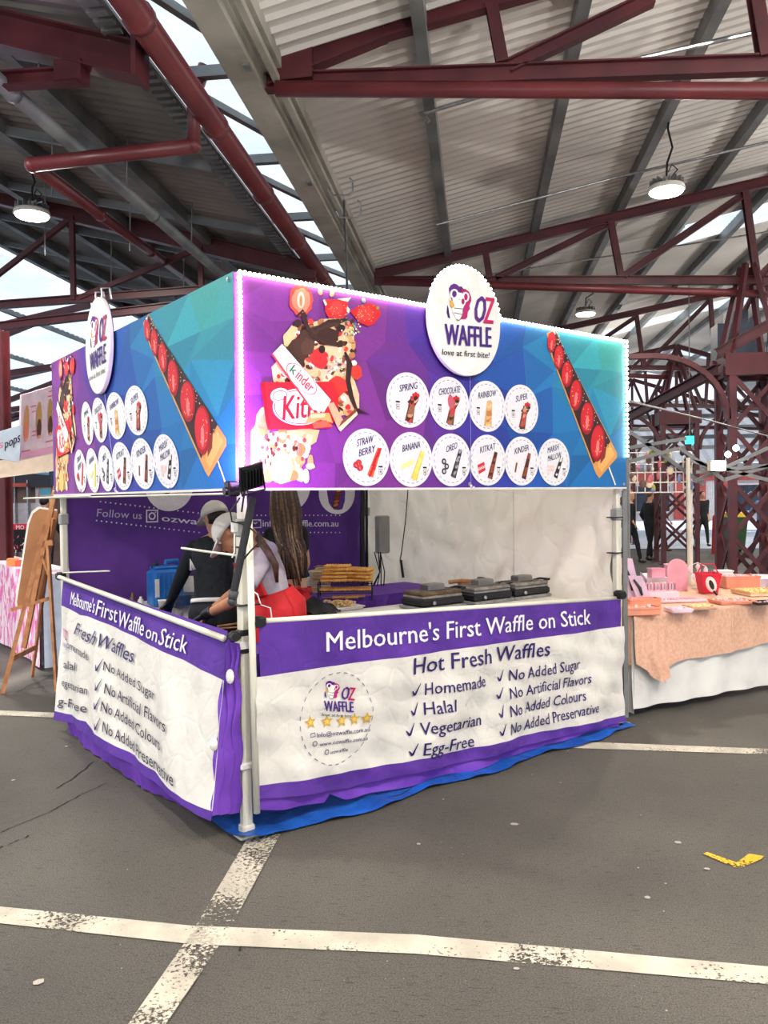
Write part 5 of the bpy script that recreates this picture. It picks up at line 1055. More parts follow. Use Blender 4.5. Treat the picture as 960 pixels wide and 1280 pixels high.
p = at_z(585, 735, .87); b = MB(); b.tube([p+V3((-.16, -.02, .05)), p+V3((-.05, 0, .06)), p+V3((.08, .02, .05))], .017, 10); b.tube([p+V3((.08, .02, .05)), p+V3((.16, .04, .05))], .01, 8); b.box(p+V3((-.02, 0, .022)), (.1, .12, .044), .3)
r = empty('rolling_pin', p, 'wooden rolling pin lying on a block behind the irons', 'rolling pin'); b.build('roller', M_WOOD, r)
r = empty('heat_gun', at_z(612, 733, .87), 'grey hand tool with a pale cable lying behind the middle waffle iron', 'tool'); p = r.location.copy()
b = MB(); b.tube([p+V3((-.1, 0, .05)), p+V3((.1, .04, .06))], [.03, .036], 12); b.build('body', mat('grey_tool', (96, 92, 90), .5), r); b = MB(); b.tube([p+V3((.06, .03, .05)), p+V3((.1, -.03, .0))], .016, 8); b.build('grip', M_BLACK, r)
r = empty('cable_coil', at_z(700, 742, .868), 'loops of white cable hanging by the right pole', 'cable'); p = r.location.copy(); b = MB()
for k in range(3): b.tube([p+V3((.055*math.cos(t)+k*.02, .02*k, .06+(.05-.006*k)*math.sin(t))) for t in [q*math.pi/10 for q in range(21)]], .005, 6)
b.build('loops', M_WHITE, r); b = MB(); b.tube([p+V3((-.14, 0, .03)), p+V3((-.03, 0, .03))], .02, 10); b.build('plug', M_TAN, r)
# hanging power lead on the side wall
pts = [(510, 612), (507, 650), (502, 690), (500, 700), (504, 722)]; b = MB(); b.tube([on_plane(x, y, SW(0, 0, .05), EX) for x, y in pts], .005, 6); b.tube([on_plane(501, 700, SW(0, 0, .05), EX), on_plane(504, 722, SW(0, 0, .05), EX)], .012, 6); tag(b.build('power_lead', M_CABLE), 'black power lead hanging down the white side wall', 'cable')
pts = [(468, 690), (472, 715), (467, 735), (474, 752)]; b = MB()
for k in range(5): b.tube([at_d(x+k*2.4+3*math.sin(i*2+k), y, 6.9) for i, (x, y) in enumerate(pts)], .005, 5)
tag(b.build('hanging_wires', M_CABLE), 'thin black wires drooping at the back corner behind the waffle rack', 'cable')
b = MB(); p = at_d(478, 668, 7.2); b.bbox(p, (.12, .08, .34), ROT, .01); tag(b.build('meter_box', mat('grey_box', (150, 148, 142), .5)), 'slim grey power box fixed beside the back corner pole', 'power box')
# waffles on sticks, each one of its own, on a two-tier wire rack
rk = empty('wire_rack', at_z(432, 748, .866), 'two-tier black wire rack stacked with golden waffles', 'rack'); p0 = rk.location.copy(); rot = Matrix.Rotation(R_(8), 3, 'Z'); q3 = lambda x, y, z: p0+rot @ Vector((x, y, z))
for z in (.055, .125):
    b = MB()
    for k in range(11): b.tube([q3(-.2+k*.04, -.13, z), q3(-.2+k*.04, .13, z)], .0025, 5)
    for y in (-.13, 0, .13): b.tube([q3(-.21, y, z), q3(.21, y, z)], .0035, 5)
    b.build('wire_shelf', M_CABLE, rk)
for x in (-.2, .2):
    for y in (-.13, .13): b = MB(); b.tube([q3(x, y, 0), q3(x, y, .125)], .005, 6); b.build('leg', M_CABLE, rk)
M_WAF = mat('golden_waffle', (252, 196, 104), .6, 0, (226, 150, 66), 35, bump=.3, bscale=60)
def waffle():
    b = MB(); rings = []
    for k in range(19): x = -.1+.2*k/18; s = 1 if k % 2 else .62; e = .7 if k in (0, 18) else 1; rings.append([Vector((x, .022*s*e*math.cos(t), .014+.013*s*e*math.sin(t))) for t in [q*math.pi/5 for q in range(10)]])
    b.loft(rings); o = b.build('waffle', M_WAF, None, True, loc=(0, 0, 0)); s = MB(); s.tube([(-.17, 0, .013), (-.08, 0, .013)], .003, 5); s.build('stick', M_WOOD, o); return o
ORD = ['first', 'second', 'third', 'fourth', 'fifth', 'sixth', 'seventh', 'eighth']; LAY5 = ['bottom', 'second', 'third', 'fourth', 'top']; LAY = ['bottom', 'second', 'third', 'top']
w0 = waffle(); first = True; rr = random.Random(12)
def place_waffle(x, y, z, a, label, group, t=0):
    global first
    o = w0 if first else copy_tree(w0); first = False; o.location = q3(x, y, z); o.rotation_euler = (t, 0, a+R_(8)); tag(o, label, 'waffle', group)
ROW = ['front', 'middle', 'back']
for lay in range(5):
    for k in range(3 if lay < 4 else 2): place_waffle(-.085+rr.uniform(-.012, .012)+.008*lay, -.075+.07*k+.012*lay, .13+lay*.026, rr.uniform(-.22, .22), f'golden waffle, {ROW[k]} row of the {LAY5[lay]} layer, left heap, upper rack shelf', 'waffles on the upper shelf')
for lay in range(4):
    for k in range(3): place_waffle(.1+.012*k+rr.uniform(-.01, .01), -.07+.062*k, .13+lay*.026, R_(-24)+rr.uniform(-.3, .3), f'slanting golden waffle, {ROW[k]} row of the {LAY5[lay]} layer, right heap, upper shelf', 'slanting waffles on the upper shelf', rr.uniform(-.1, .1))
for k in range(3):
    for c_ in (0, 1): place_waffle((-.09, .1)[c_], -.07+.06*k, .06, rr.uniform(-.08, .08), f'golden waffle on the lower rack shelf, {ROW[k]} row, {"left" if c_ == 0 else "right"} side', 'waffles on the lower shelf')
for k in range(2): place_waffle(-.0+k*.05, -.06+.05*k, .002, R_(6)+rr.uniform(-.1, .1), f'{("front", "rear")[k]} golden waffle on the tabletop beneath the wire rack', 'waffles under the rack')
def lathe_thing(name, label, cat, p, prof, m, parts=(), group=None, n=20):
    r = empty(name, p, label, cat, group); b = MB(); b.lathe(p, prof, n); b.build('body', m, r, True)
    for nm, pr, mm in parts: b = MB(); b.lathe(p, pr, n); b.build(nm, mm, r, True)
    return r
M_CREAM = mat('cream_tub', (222, 208, 172), .45); M_PWHITE = mat('white_tub', (228, 226, 222), .4); M_BLUEP = mat('blue_plastic', (40, 120, 200), .4, 0, (30, 100, 178), 5)
lathe_thing('food_tub', 'tall cream food tub beside the waffle rack', 'tub', at_z(397, 741, .866), [(.055, 0), (.062, .01), (.066, .16), (.069, .165), (.069, .18), (.06, .182)], M_CREAM, [('lid_rim', [(.071, .165), (.073, .172), (.071, .18)], M_CREAM)])
lathe_thing('food_tub', 'white tub with a bright blue lid behind the red apron', 'tub', at_z(382, 741, .866), [(.05, 0), (.056, .01), (.06, .13), (.05, .132)], M_PWHITE, [('blue_lid', [(.03, .13), (.035, .165), (.02, .17)], M_BLUEP)])
lathe_thing('food_tub', 'second cream tub half hidden behind the tall one', 'tub', at_z(404, 737, .866), [(.055, 0), (.062, .01), (.066, .17), (.06, .182)], M_CREAM)
tr = empty('topping_tray', at_z(424, 762, .866), 'white tray heaped with pale chopped topping in front of the rack', 'tray'); p = tr.location.copy()
b = MB(); b.bbox(p+V3((0, 0, .008)), (.3, .16, .014), ROT, .006); b.bbox(p+V3((0, 0, .02)), (.32, .18, .008), ROT, .004); b.build('tray', M_PWHITE, tr)
b = MB()
for k in range(150): b.box(p+V3((rr.gauss(0, .05), rr.gauss(0, .03), .03+rr.random()*.028)), (.018, .014, .012), rr.random()*3)
b.build('topping', mat('pale_crumble', (226, 196, 140), .7, 0, (206, 170, 112), 40), tr)['kind'] = 'stuff'
b = MB(); p = at_z(392, 768, .866)
b.grid(lambda s, t: p+Vector(((s-.5)*.3+.02*math.sin(t*9), (t-.5)*.22, .02+.09*math.sin(s*3.1)*math.sin(t*3.1)+.012*math.sin(s*17+t*8))), 24, 20); o = b.build('black_bag', mat('black_fabric', (28, 28, 30), .8), None, True); tag(o, 'crumpled black bag lying beside the topping tray', 'bag')
# blue canister with its handle, spout and label
jc = empty('water_canister', at_z(207, 757, .806), 'blue plastic water canister in front of the purple backdrop', 'canister'); p = jc.location.copy(); A2 = EX
b = MB(); b.bbox(p+V3((0, 0, .145)), (.25, .17, .29), ROT, .025); b.bbox(p+V3((0, 0, .30)), (.21, .13, .03), ROT, .02); b.build('body', M_BLUEP, jc)
for k in range(5): b = MB(); b.bbox(p+EX*(-.08+.04*k)-EY*.088+V3((0, 0, .15)), (.014, .008, .2), ROT, .003); b.build('rib', M_BLUEP, jc)
b = MB(); b.tube([p+EX*.0+V3((0, 0, .30)), p+EX*.01+V3((0, 0, .345)), p+EX*.1+V3((0, 0, .35)), p+EX*.115+V3((0, 0, .29))], .017, 10); b.build('handle', M_BLUEP, jc, True)
b = MB(); b.lathe(p-EX*.08+V3((0, 0, .3)), [(.03, 0), (.03, .035), (.025, .04)], 14); b.build('cap', mat('navy_cap', (26, 40, 70), .5), jc)
b = MB(); b.bbox(p-EX*.1-EY*.09+V3((0, 0, .15)), (.035, .004, .14), ROT, .001); b.build('pale_label', M_PWHITE, jc)
# steel pan, paper cup, bottles on the left table
pn = empty('steel_pan', at_z(226, 757, .806), 'shiny steel pan beside the blue canister', 'pan'); p = pn.location.copy()
b = MB(); b.lathe(p, [(.09, 0), (.105, .01), (.11, .09), (.114, .095), (.104, .094), (.098, .02), (.02, .012)], 24); b.build('bowl', M_STEEL, pn, True); b = MB(); b.tube([p+V3((-.1, -.03, .08)), p+V3((-.2, -.06, .1))], .011, 8); b.build('handle', M_STEEL, pn)
lathe_thing('paper_cup', 'white paper cup standing before the canister', 'cup', at_z(205, 768, .81), [(.027, 0), (.04, .1), (.042, .104), (.035, .1), (.022, .01)], M_PWHITE)
lathe_thing('white_container', 'squat white container behind the person in black', 'container', at_z(231, 752, .806)+V3((.02, .05, 0)), [(.07, 0), (.075, .01), (.07, .15), (.04, .17), (.04, .2), (.02, .2)], M_PWHITE)
lathe_thing('small_bottle', 'small brown bottle on the back table, left of the canister', 'bottle', at_z(166, 755, .806), [(.022, 0), (.024, .01), (.024, .05), (.01, .07), (.012, .09)], mat('brown_bottle', (96, 70, 50), .3))
lathe_thing('small_bottle', 'small pale bottle on the back table, beside the brown one', 'bottle', at_z(176, 756, .806), [(.02, 0), (.022, .01), (.022, .04), (.01, .05), (.01, .065)], M_PWHITE)
b = MB(); b.tube([at_z(272, 783, .84), at_z(305, 778, .84)], .006, 6); b.tube([at_z(270, 786, .84), at_z(308, 783, .84)], .005, 6); tag(b.build('wooden_skewers', M_WOOD), 'two bare wooden skewers lying by the front corner', 'skewer')
# ---- fittings at the front corner
fl = empty('floodlight', on_plane(314, 596, SR(0, 0, .2), EY), 'small black floodlight casting violet light on the right fascia', 'floodlight'); p = fl.location.copy(); Nn = -EY
b = MB(); ang = Matrix.Rotation(ROT, 3, 'Z') @ Matrix.Rotation(R_(-14), 3, 'Y') @ Matrix.Rotation(R_(24), 3, 'X'); b.box(p, (.105, .03, .105), M=ang); b.box(p+ang @ V3((0, .0, 0)), (.12, .012, .12), M=ang); b.build('housing', M_BLACK, fl)
b = MB(); [b.box(p+ang @ V3((-.04+.016*k, -.02, 0)), (.004, .02, .09), M=ang) for k in range(6)]; b.build('cooling_fins', M_BLACK, fl)
b = MB(); b.box(p+ang @ V3((0, .0165, 0)), (.085, .003, .085), M=ang); M_VIO = mat('violet_lamp', (220, 170, 255), .4, emit=18); b.build('lens', M_VIO, fl)
b = MB(); b.tube([p+ang @ V3((-.06, 0, 0)), p+ang @ V3((-.06, -.02, -.07)), p+ang @ V3((.06, -.02, -.07)), p+ang @ V3((.06, 0, 0))], .006, 6); b.build('bracket', M_BLACK, fl)
l = bpy.data.lights.new('flood', 'SPOT'); l.energy = 70; l.color = (.74, .35, 1); l.spot_size = R_(150); l.spot_blend = .8; l.shadow_soft_size = .05
o = bpy.data.objects.new('flood', l); col.objects.link(o); o.parent = fl; o.location = (ang @ V3((0, .03, 0))); tgt = SR(.12, ZB+.26, 0)-(p+o.location); o.rotation_euler = V3(tgt).to_track_quat('-Z', 'Y').to_euler()
b = MB(); c = on_plane(290, 611, SLf(0, 0, .07), EX); b.bbox(c, (.06, .05, .07), ROT, .006); b.tube([c+V3((0, 0, -.01))-EX*.03, c-EX*.04+V3((0, 0, -.01))], .018, 12); tag(b.build('sensor_camera', mat('black_gloss', (26, 22, 24), .2)), 'little black box with a lens on the wire beside the front pole', 'sensor')
# black rolled tube strapped across the pole, wires and white adaptor
b = MB(); q0, q1 = on_plane(313, 618, SR(0, 0, .07), EY), on_plane(291, 750, SLf(0, 0, .09), EX); q0 = at_d(316, 622, 3.72); q1 = at_d(290, 752, 3.68)
b.tube([q0, q0.lerp(q1, .92)], .0185, 12); r = empty('closed_umbrella', q1, 'black closed umbrella strapped slantwise to the front pole', 'umbrella'); b.build('folded_canopy', mat('black_nylon', (34, 34, 38), .7, bump=.3), r); b = MB(); b.tube([q0.lerp(q1, .9), q1], [.024, .019], 12); b.ell(q1, .022, 10, 6); b.build('handle', mat('dark_grip', (56, 60, 66), .5), r, True)
b = MB(); b.bbox(at_d(293, 659, 3.74), (.03, .025, .055), ROT, .006); r = empty('plug_adaptor', at_d(293, 666, 3.74), 'white plug adaptor hanging on the front pole', 'adaptor'); b.build('body', M_WHITE, r); b = MB(); b.tube([at_d(293, 666, 3.74), at_d(293, 690, 3.74), at_d(290, 697, 3.74)], .004, 6); b.build('lead', M_WHITE, r)
b = MB(); b.tube([at_d(x, y, 3.7) for x, y in ((300, 622), (288, 640), (290, 652), (308, 656), (322, 668), (324, 678), (312, 690), (304, 700))], .0045, 6); b.tube([at_d(x, y, 3.69) for x, y in ((318, 588), (312, 600), (306, 612), (302, 640))], .005, 6)
tag(b.build('looped_cable', M_CABLE), 'black cable looping round the front pole under the floodlight', 'cable')
b = MB(); b.tube([at_d(227, 685, 4.0), at_d(262, 690, 3.85), at_d(302, 695, 3.72)], .006, 6); tag(b.build('guy_rod', M_POLE), 'thin cream rod sticking out sideways from the front pole', 'rod')
b = MB(); b.tube([SLf(*uvL(38, 623), .05), SLf(*uvL(118, 620), .03)], .008, 6); tag(b.build('left_spreader', M_POLE), 'short cream bar sticking out past the far left pole below the fascia', 'rod')
b = MB(); b.tube([SLf(*uvL(76, 716), .0), SLf(*uvL(102, 716), -.2)], .006, 6); tag(b.build('side_peg', M_POLE), 'short cream peg above the left banner rail', 'rod')
b = MB(); b.tube([at_z(x, y, .012) for x, y in ((470, 992), (480, 998), (500, 994), (515, 985))], .004, 6); tag(b.build('ground_cable', M_CABLE), 'thin black cable trailing under the right counter banner', 'cable')
# ------------------------------------------------------------------ jewellery table to the right of the booth
M_PEACH = mat('peach_linen', (224, 180, 156), .85, 0, (212, 164, 138), 40, bump=.15, bscale=60)
M_WDROP = mat('white_drape', (228, 226, 222), .8, 0, (210, 208, 206), 3, bump=.5, bscale=6)
M_PINK = mat('pink_box', (238, 168, 186), .6); M_LPINK = mat('pale_pink', (244, 210, 222), .6); M_SALM = mat('salmon_box', (232, 150, 122), .6); M_GOLD = mat('gold_trinkets', (220, 180, 100), .35, .6, (236, 214, 160), 60); M_REDP = mat('red_plastic', (222, 34, 66), .45)
hT = .74
fl0, fr0 = at_z(786, 889, 0), at_z(1040, 850, 0); fl0 = at_z(826, 890, 0)+(at_z(826, 890, 0)-fr0).normalized()*.28
dr = (fr0-fl0).normalized(); bk_ = Vector((-dr.y, dr.x, 0)); Lf = (fr0-fl0).length
TB = lambda u, v, z: fl0+dr*u+bk_*v+Vector((0, 0, z))
jt = empty('market_table', TB(Lf/2, .8, 0), 'long jewellery table under a peach linen cloth and white drape', 'table')
b = MB(); b.loft([[TB(0, 0, z), TB(Lf, 0, z), TB(Lf, 1.5, z), TB(0, 1.5, z)] for z in (hT-.03, hT-.004)]); b.build('table_top', M_WHITE, jt)
for u in (.3, Lf-.2):
    for v in (.15, 1.35): b = MB(); b.bar(TB(u, v, .01), TB(u, v, hT-.03), .05, .05); b.build('leg', M_BLACK, jt)
b = MB(); b.grid(lambda s, t: TB(s*Lf, .015-.02*t+.014*math.sin(s*40+t*3)*t+.008*math.sin(s*17), hT-.01-(hT-.07)*t-.0), 90, 14); b.build('front_drape', M_WDROP, jt, True)
b = MB(); b.grid(lambda s, t: TB(.02-.01*t+.015*math.sin(s*30)*t, s*1.5, hT-.01-(hT-.03)*t), 40, 10); b.build('side_drape', M_WDROP, jt, True)
def pl_(s, t):   # peach cloth: top then hanging front with corner swag
    u = s*Lf
    if t < .5: return TB(u-.01, 1.5-1.52*t*2, hT+.004)
    k = (t-.5)*2; sw = math.exp(-((u-.2)/.13)**2); return TB(u-.01+.02*sw*math.sin(k*8), -.022-.012*k-.06*sw*k+.009*math.sin(u*24)*k+.035*sw*math.sin(u*62)*k, hT+.004-k*(.33+.04*math.sin(u*2.2)+.15*sw))
b = MB(); b.grid(pl_, 120, 30); b.build('peach_cloth', M_PEACH, jt, True)
b = MB(); b.grid(lambda s, t: TB(-.012-.01*math.sin(s*26)*t, s*1.5, hT+.003-.36*t), 40, 8); b.build('peach_side_fall', M_PEACH, jt, True)
b = MB(); b.bar(TB(1.02, -.034, hT), TB(1.03, -.036, .37), .004, .003); b.build('cloth_seam', mat('seam_peach', (242, 198, 170), .8), jt)
J = lambda px, py: at_z(px, py, hT+.006)
def jbox(name, label, cat, px, py, sz, m, lidm=None, rz=.25, group=None, fill=None):
    p = J(px, py); r = empty(name, p, label, cat, group); b = MB(); b.bbox(p+V3((0, 0, sz[2]/2)), sz, rz, .006); b.build('body', m, r)
    q = Matrix.Rotation(rz, 3, 'Z'); b = MB()
    for sx, sy, wx, wy in ((0, 1, sz[0], .008), (0, -1, sz[0], .008), (1, 0, .008, sz[1]), (-1, 0, .008, sz[1])): b.box(p+q @ V3((sx*sz[0]/2, sy*sz[1]/2, sz[2]+.004)), (wx, wy, .014), rz)
    b.build('rim', lidm or m, r)
    if fill:
        b = MB(); rq = random.Random(int(px))
        for k in range(fill[1]): b.ell(p+q @ V3((rq.uniform(-.45, .45)*sz[0], rq.uniform(-.45, .45)*sz[1], sz[2]+.008)), (rq.uniform(.006, .013), .008, .008), 6, 4)
        b.build('trinkets', fill[0], r)['kind'] = 'stuff'
    return r
jbox('display_box', 'salmon display box at the front left corner of the peach table', 'box', 799, 768, (.27, .15, .05), M_SALM, fill=(M_LPINK, 14))
jbox('display_box', 'salmon display box directly behind the front corner one', 'box', 803, 757, (.26, .12, .05), M_SALM, fill=(M_PINK, 10))
jbox('display_tray', 'tray of golden trinkets near the front edge', 'tray', 875, 761, (.2, .16, .016), M_PEACH, fill=(M_GOLD, 70))
jbox('display_tray', 'pale pink tray between the salmon boxes and the golden trinkets', 'tray', 848, 765, (.16, .14, .02), M_LPINK, fill=(M_LPINK, 40))
jbox('display_tray', 'orange wooden tray right of the golden trinkets', 'tray', 915, 754, (.3, .2, .018), M_SALM, fill=(M_LPINK, 26))
jbox('display_tray', 'cream tray of shells near the right edge of the picture', 'tray', 948, 743, (.34, .3, .03), mat('cream_tray', (232, 212, 180), .6), M_GOLD, fill=(M_GOLD, 120))
jbox('display_tray', 'dark-rimmed tray at the table front, cut by the picture edge', 'tray', 955, 755, (.2, .14, .012), mat('dark_tray', (60, 44, 44), .6), fill=(M_LPINK, 12))
jbox('display_tray', 'white tray of earring cards in the middle of the peach table', 'tray', 848, 752, (.4, .16, .014), M_LPINK, fill=(M_PINK, 60))
jbox('gift_box', 'pink gift box in front of the lattice column', 'box', 820, 722, (.15, .11, .09), M_PINK)
jbox('display_box', 'low salmon box of folded cloths behind the red basket', 'box', 922, 734, (.34, .2, .1), M_SALM, fill=(M_LPINK, 50))
p = J(822, 748); r = empty('card_rack', p, 'pink stepped rack with upright earring cards', 'rack'); q = Matrix.Rotation(.2, 3, 'Z')
b = MB(); b.bbox(p+V3((0, .03, .03)), (.34, .14, .06), .2, .006); b.bbox(p+V3((0, .07, .08)), (.34, .06, .05), .2, .006); b.build('base', M_LPINK, r)
for k in range(11): b = MB(); b.box(p+q @ V3((-.15+k*.03, 0, .1)), (.02, .012, .07), .2); c = b.build('card', M_LPINK if k % 2 else M_PINK, r); b = MB(); b.box(p+q @ V3((-.15+k*.03, -.008, .1)), (.006, .003, .05), .2); b.build('trinket', mat('dark_trinket', (70, 60, 70), .4), c)
p = J(800, 750); r = empty('folding_display', p, 'lilac folding display with black necklaces at the left end of the table', 'display'); M_LIL = mat('lilac_board', (224, 196, 226), .6)
for k, (dx, h_) in enumerate(((0, .2), (-.06, .34))):
    a, c = p+V3((dx-.02, .1*k, 0)), p+V3((dx-.09, .1*k+.04, h_)); b = MB(); s_ = V3((.11, -.03, 0)); n_ = V3((0, .012, 0)); b.loft([[a, a+s_, a+s_+n_, a+n_], [c, c+s_, c+s_+n_, c+n_]]); pn_ = b.build('panel', M_LIL, r)
    b = MB(); b.tube([c.lerp(a, .15)+s_*.3-V3((0, .006, 0)), c.lerp(a, .5)+s_*.5-V3((0, .006, 0)), c.lerp(a, .8)+s_*.45-V3((0, .006, 0))], [.008, .014, .01], 6); b.build('necklace', M_BLACK, pn_)
p = J(847, 738); r = empty('arched_board', p, 'pink arched display board standing behind the earring cards', 'display'); b = MB()
P = [V3((-.09, 0, 0)), V3((.09, 0, 0))]+[V3((.09*math.cos(t), 0, .2+.09*math.sin(t))) for t in [k*math.pi/10 for k in range(11)]]; b.loft([[p+x for x in P], [p+x+V3((0, .015, 0)) for x in P]]); b.build('board', M_PINK, r); b = MB(); b.bar(p+V3((0, .01, .15)), p+V3((0, .1, 0)), .02, .01); b.build('prop', M_WOOD, r)
lathe_thing('yellow_candle', 'yellow pillar candle in front of the pink arched board', 'candle', J(841, 731), [(.03, 0), (.032, .005), (.032, .125), (.01, .13), (.002, .14)], mat('mustard_wax', (206, 160, 40), .5))
p = J(885, 741); r = empty('red_basket', p, 'bright red basket on the peach table', 'basket'); b = MB(); b.lathe(p, [(.085, 0), (.09, .005), (.12, .16), (.126, .165), (.126, .18), (.115, .18), (.085, .02), (.02, .012)], 4, ax=Matrix.Rotation(.9, 3, 'Z')); b.build('body', M_REDP, r); b = MB(); b.tube([p+V3((-.09, 0, .17)), p+V3((-.05, 0, .26)), p+V3((.05, 0, .26)), p+V3((.09, 0, .17))], .006, 6); b.build('handle', M_REDP, r)
p = J(892, 745); r = empty('hand_mirror', p, 'white oval mirror leaning in front of the red basket', 'mirror'); M2 = Matrix.Rotation(R_(-25), 3, 'Y') @ Matrix.Rotation(R_(20), 3, 'X'); c = p+V3((-.02, 0, .1)); b = MB(); b.ell(c, (.045, .012, .08), 20, 8, M2); b.build('frame', M_WHITE, r, True); b = MB(); b.ell(c+M2 @ V3((0, -.008, 0)), (.022, .006, .052), 16, 6, M2); b.build('glass', mat('dark_mirror', (60, 66, 72), .1, .6), r, True); b = MB(); b.tube([c+M2 @ V3((0, 0, -.07)), p+V3((.03, 0, .008))], .01, 6); b.build('handle', M_BLACK, r)
p = J(872, 735); r = empty('flower_stand', p, 'white wire stand hung with pale bows beside the red basket', 'stand'); b = MB(); b.tube([p, p+V3((0, 0, .24))], .006, 6); b.lathe(p, [(.05, 0), (.05, .008)], 14); b.tube([p+V3((-.08, 0, .2)), p+V3((0, 0, .24)), p+V3((.08, 0, .2))], .004, 6); b.build('frame', M_WHITE, r)
for x, z in ((-.075, .17), (.0, .2), (.07, .17), (-.03, .1), (.04, .12)): b = MB(); b.ell(p+V3((x, -.01, z)), (.022, .01, .03), 8, 5); b.ell(p+V3((x+.015, -.01, z-.03)), (.01, .008, .02), 8, 5); b.build('bow', M_LPINK, r, True)
# second table farther back, white cloth
def slab_table(name, label, p, q, dep, h, m):
    d = (q-p).normalized(); n = Vector((-d.y, d.x, 0)); r = empty(name, (p+q)/2+n*dep/2, label, 'table'); F = lambda u, v, z: p+d*u*(q-p).length+n*v*dep+Vector((0, 0, z))
    b = MB(); b.loft([[F(0, 0, z), F(1, 0, z), F(1, 1, z), F(0, 1, z)] for z in (h-.03, h)]); b.build('table_top', m, r)
    b = MB(); b.grid(lambda s, t: F(s, -.01-.01*math.sin(s*50)*t/dep, h*(1-t)+.02), 60, 6); b.grid(lambda s, t: F(-.004, s, h*(1-t)+.02), 20, 4); b.build('drape', m, r, True); return F
F2 = slab_table('back_market_table', 'low pale pink table farther back behind the jewellery table', V3((1.75, 8.6, 0)), V3((4.4, 8.3, 0)), .7, .74, M_LPINK)
for k, (u, s_, m_, nm, lb_) in enumerate(((.12, (.2, .16, .12), M_PINK, 'gift_box', 'round-edged pink box on the pale pink back table'), (.3, (.16, .12, .06), M_WHITE, 'gift_box', 'white box on the pale pink back table'), (.78, (.3, .2, .1), M_PEACH, 'gift_box', 'peach box at the right of the pale pink back table'))):
    p = F2(u, .4, .745); r = empty(nm, p, lb_, 'box'); b = MB(); b.bbox(p+V3((0, 0, s_[2]/2)), s_, .1, .01); b.build('body', m_, r); b = MB(); b.bbox(p+V3((0, 0, s_[2]+.008)), (s_[0]+.01, s_[1]+.01, .016), .1, .005); b.build('lid', m_, r)
# white wire grid hung with trinkets
Yg = 8.3; g0, g1 = at_y(787, 566, Yg), at_y(864, 615, Yg); gr_ = empty('wire_grid', V3((g0.x, Yg, g1.z)), 'white wire grid hung with little charms above the jewellery table', 'rack'); b = MB(); n = 8
for k in range(n+1): x = g0.x+(g1.x-g0.x)*k/n; b.tube([(x, Yg, g0.z), (x, Yg, g1.z)], .006, 5)
for k in range(5): z = g0.z+(g1.z-g0.z)*k/4; b.tube([(g0.x, Yg, z), (g1.x, Yg, z)], .006, 5)
b.build('wires', M_WHITE, gr_)
rq = random.Random(5); cc = [mat('charm_%s' % n, c, .5) for n, c in (('rose', (220, 120, 130)), ('cream', (236, 226, 200)), ('brown', (120, 90, 80)), ('green', (170, 180, 90)), ('blue', (120, 150, 200)), ('black', (50, 46, 50)))]
for k in range(30): c = V3((rq.uniform(g0.x, g1.x), Yg-.02, rq.uniform(g1.z, g0.z))); b = MB(); b.ell(c, (rq.uniform(.016, .04), .012, rq.uniform(.02, .045)), 8, 5); b.tube([c, c+V3((0, 0, .05))], .002, 4); b.build('charm', rq.choice(cc), gr_, True)
for x in (-.02, 1.0): b = MB(); xx = g0.x+(g1.x-g0.x)*x; b.tube([(xx, Yg, .02), (xx, Yg, g0.z)], .012, 8); b.build('upright', M_WHITE, gr_)
b = MB(); b.tube([at_y(860, 572, 8.1), at_y(862, 735, 8.1)], .02, 10); r = empty('pale_post', at_y(862, 735, 8.1), 'pale post of the neighbouring canopy standing behind the table', 'post'); o = b.build('post', M_POLE, r); z0 = at_y(862, 735, 8.1); b = MB(); b.tube([z0, V3((z0.x, z0.y, .0))], .02, 10); b.lathe(V3((z0.x, z0.y, 0)), [(.06, 0), (.06, .015)], 12); b.build('post_foot', M_POLE, r)
# folding frame of that canopy: crossed bars with a small floodlight
fr = empty('canopy_frame', at_y(900, 640, 8.1), 'grey folding canopy frame with crossed bars right of the fascia', 'canopy frame')
for a, c in (((784, 537), (880, 606)), ((782, 578), (850, 560)), ((850, 560), (905, 600)), ((868, 602), (960, 560)), ((860, 575), (960, 600)), ((870, 590), (960, 582)), ((905, 600), (1000, 570)), ((784, 560), (858, 548))): yk = 8.1+.03*(a[0] % 5); b = MB(); b.bar(at_y(*a, yk), at_y(*c, yk), .02, .035); b.build('bar', M_GREY, fr)
b = MB(); b.tube([at_y(960, 545, 8.1), at_y(990, 552, 8.1), (at_y(990, 552, 8.1).x, 8.1, 0)], .02, 8); b.tube([at_y(784, 537, 8.1), (at_y(784, 537, 8.1).x, 8.1, 0)], .02, 8); b.build('leg', M_GREY, fr)
b = MB(); c = at_y(896, 582, 8.0); b.box(c, (.16, .06, .1), .3); f2 = b.build('floodlight_housing', M_LAMP, fr); b = MB(); b.box(c+V3((0, -.035, -.01)), (.13, .01, .08), .3); b.build('lit_lens', M_GLOW, f2)
for x, y in ((910, 568), (920, 560)): b = MB(); b.ell(at_y(x, y, 8.0), .03, 10, 6); b.build('bulb', M_GLOW, fr, True)
b = MB(); b.tube([at_d(782, 500, 6), at_d(892, 527, 8.8), at_d(1000, 556, 10)], .008, 6); tag(b.build('stay_cable', M_STEEL), 'pale stay cable running from the booth toward the lattice column', 'cable')
b = MB(); c = at_d(862, 550, 18); b.box(c, (.19, .04, .18)); hs = empty('hanging_sign', c); b.build('lit_face', mat('turquoise_sign', (60, 220, 210), .5, emit=1.2), hs); b = MB(); b.bar(c+V3((0, 0, .09)), V3((c.x, c.y, zr(c.x)+Zc)), .02, .02); b.build('hanger', M_GREY, hs); tag(hs, 'small glowing turquoise sign hanging far off between the columns', 'sign')
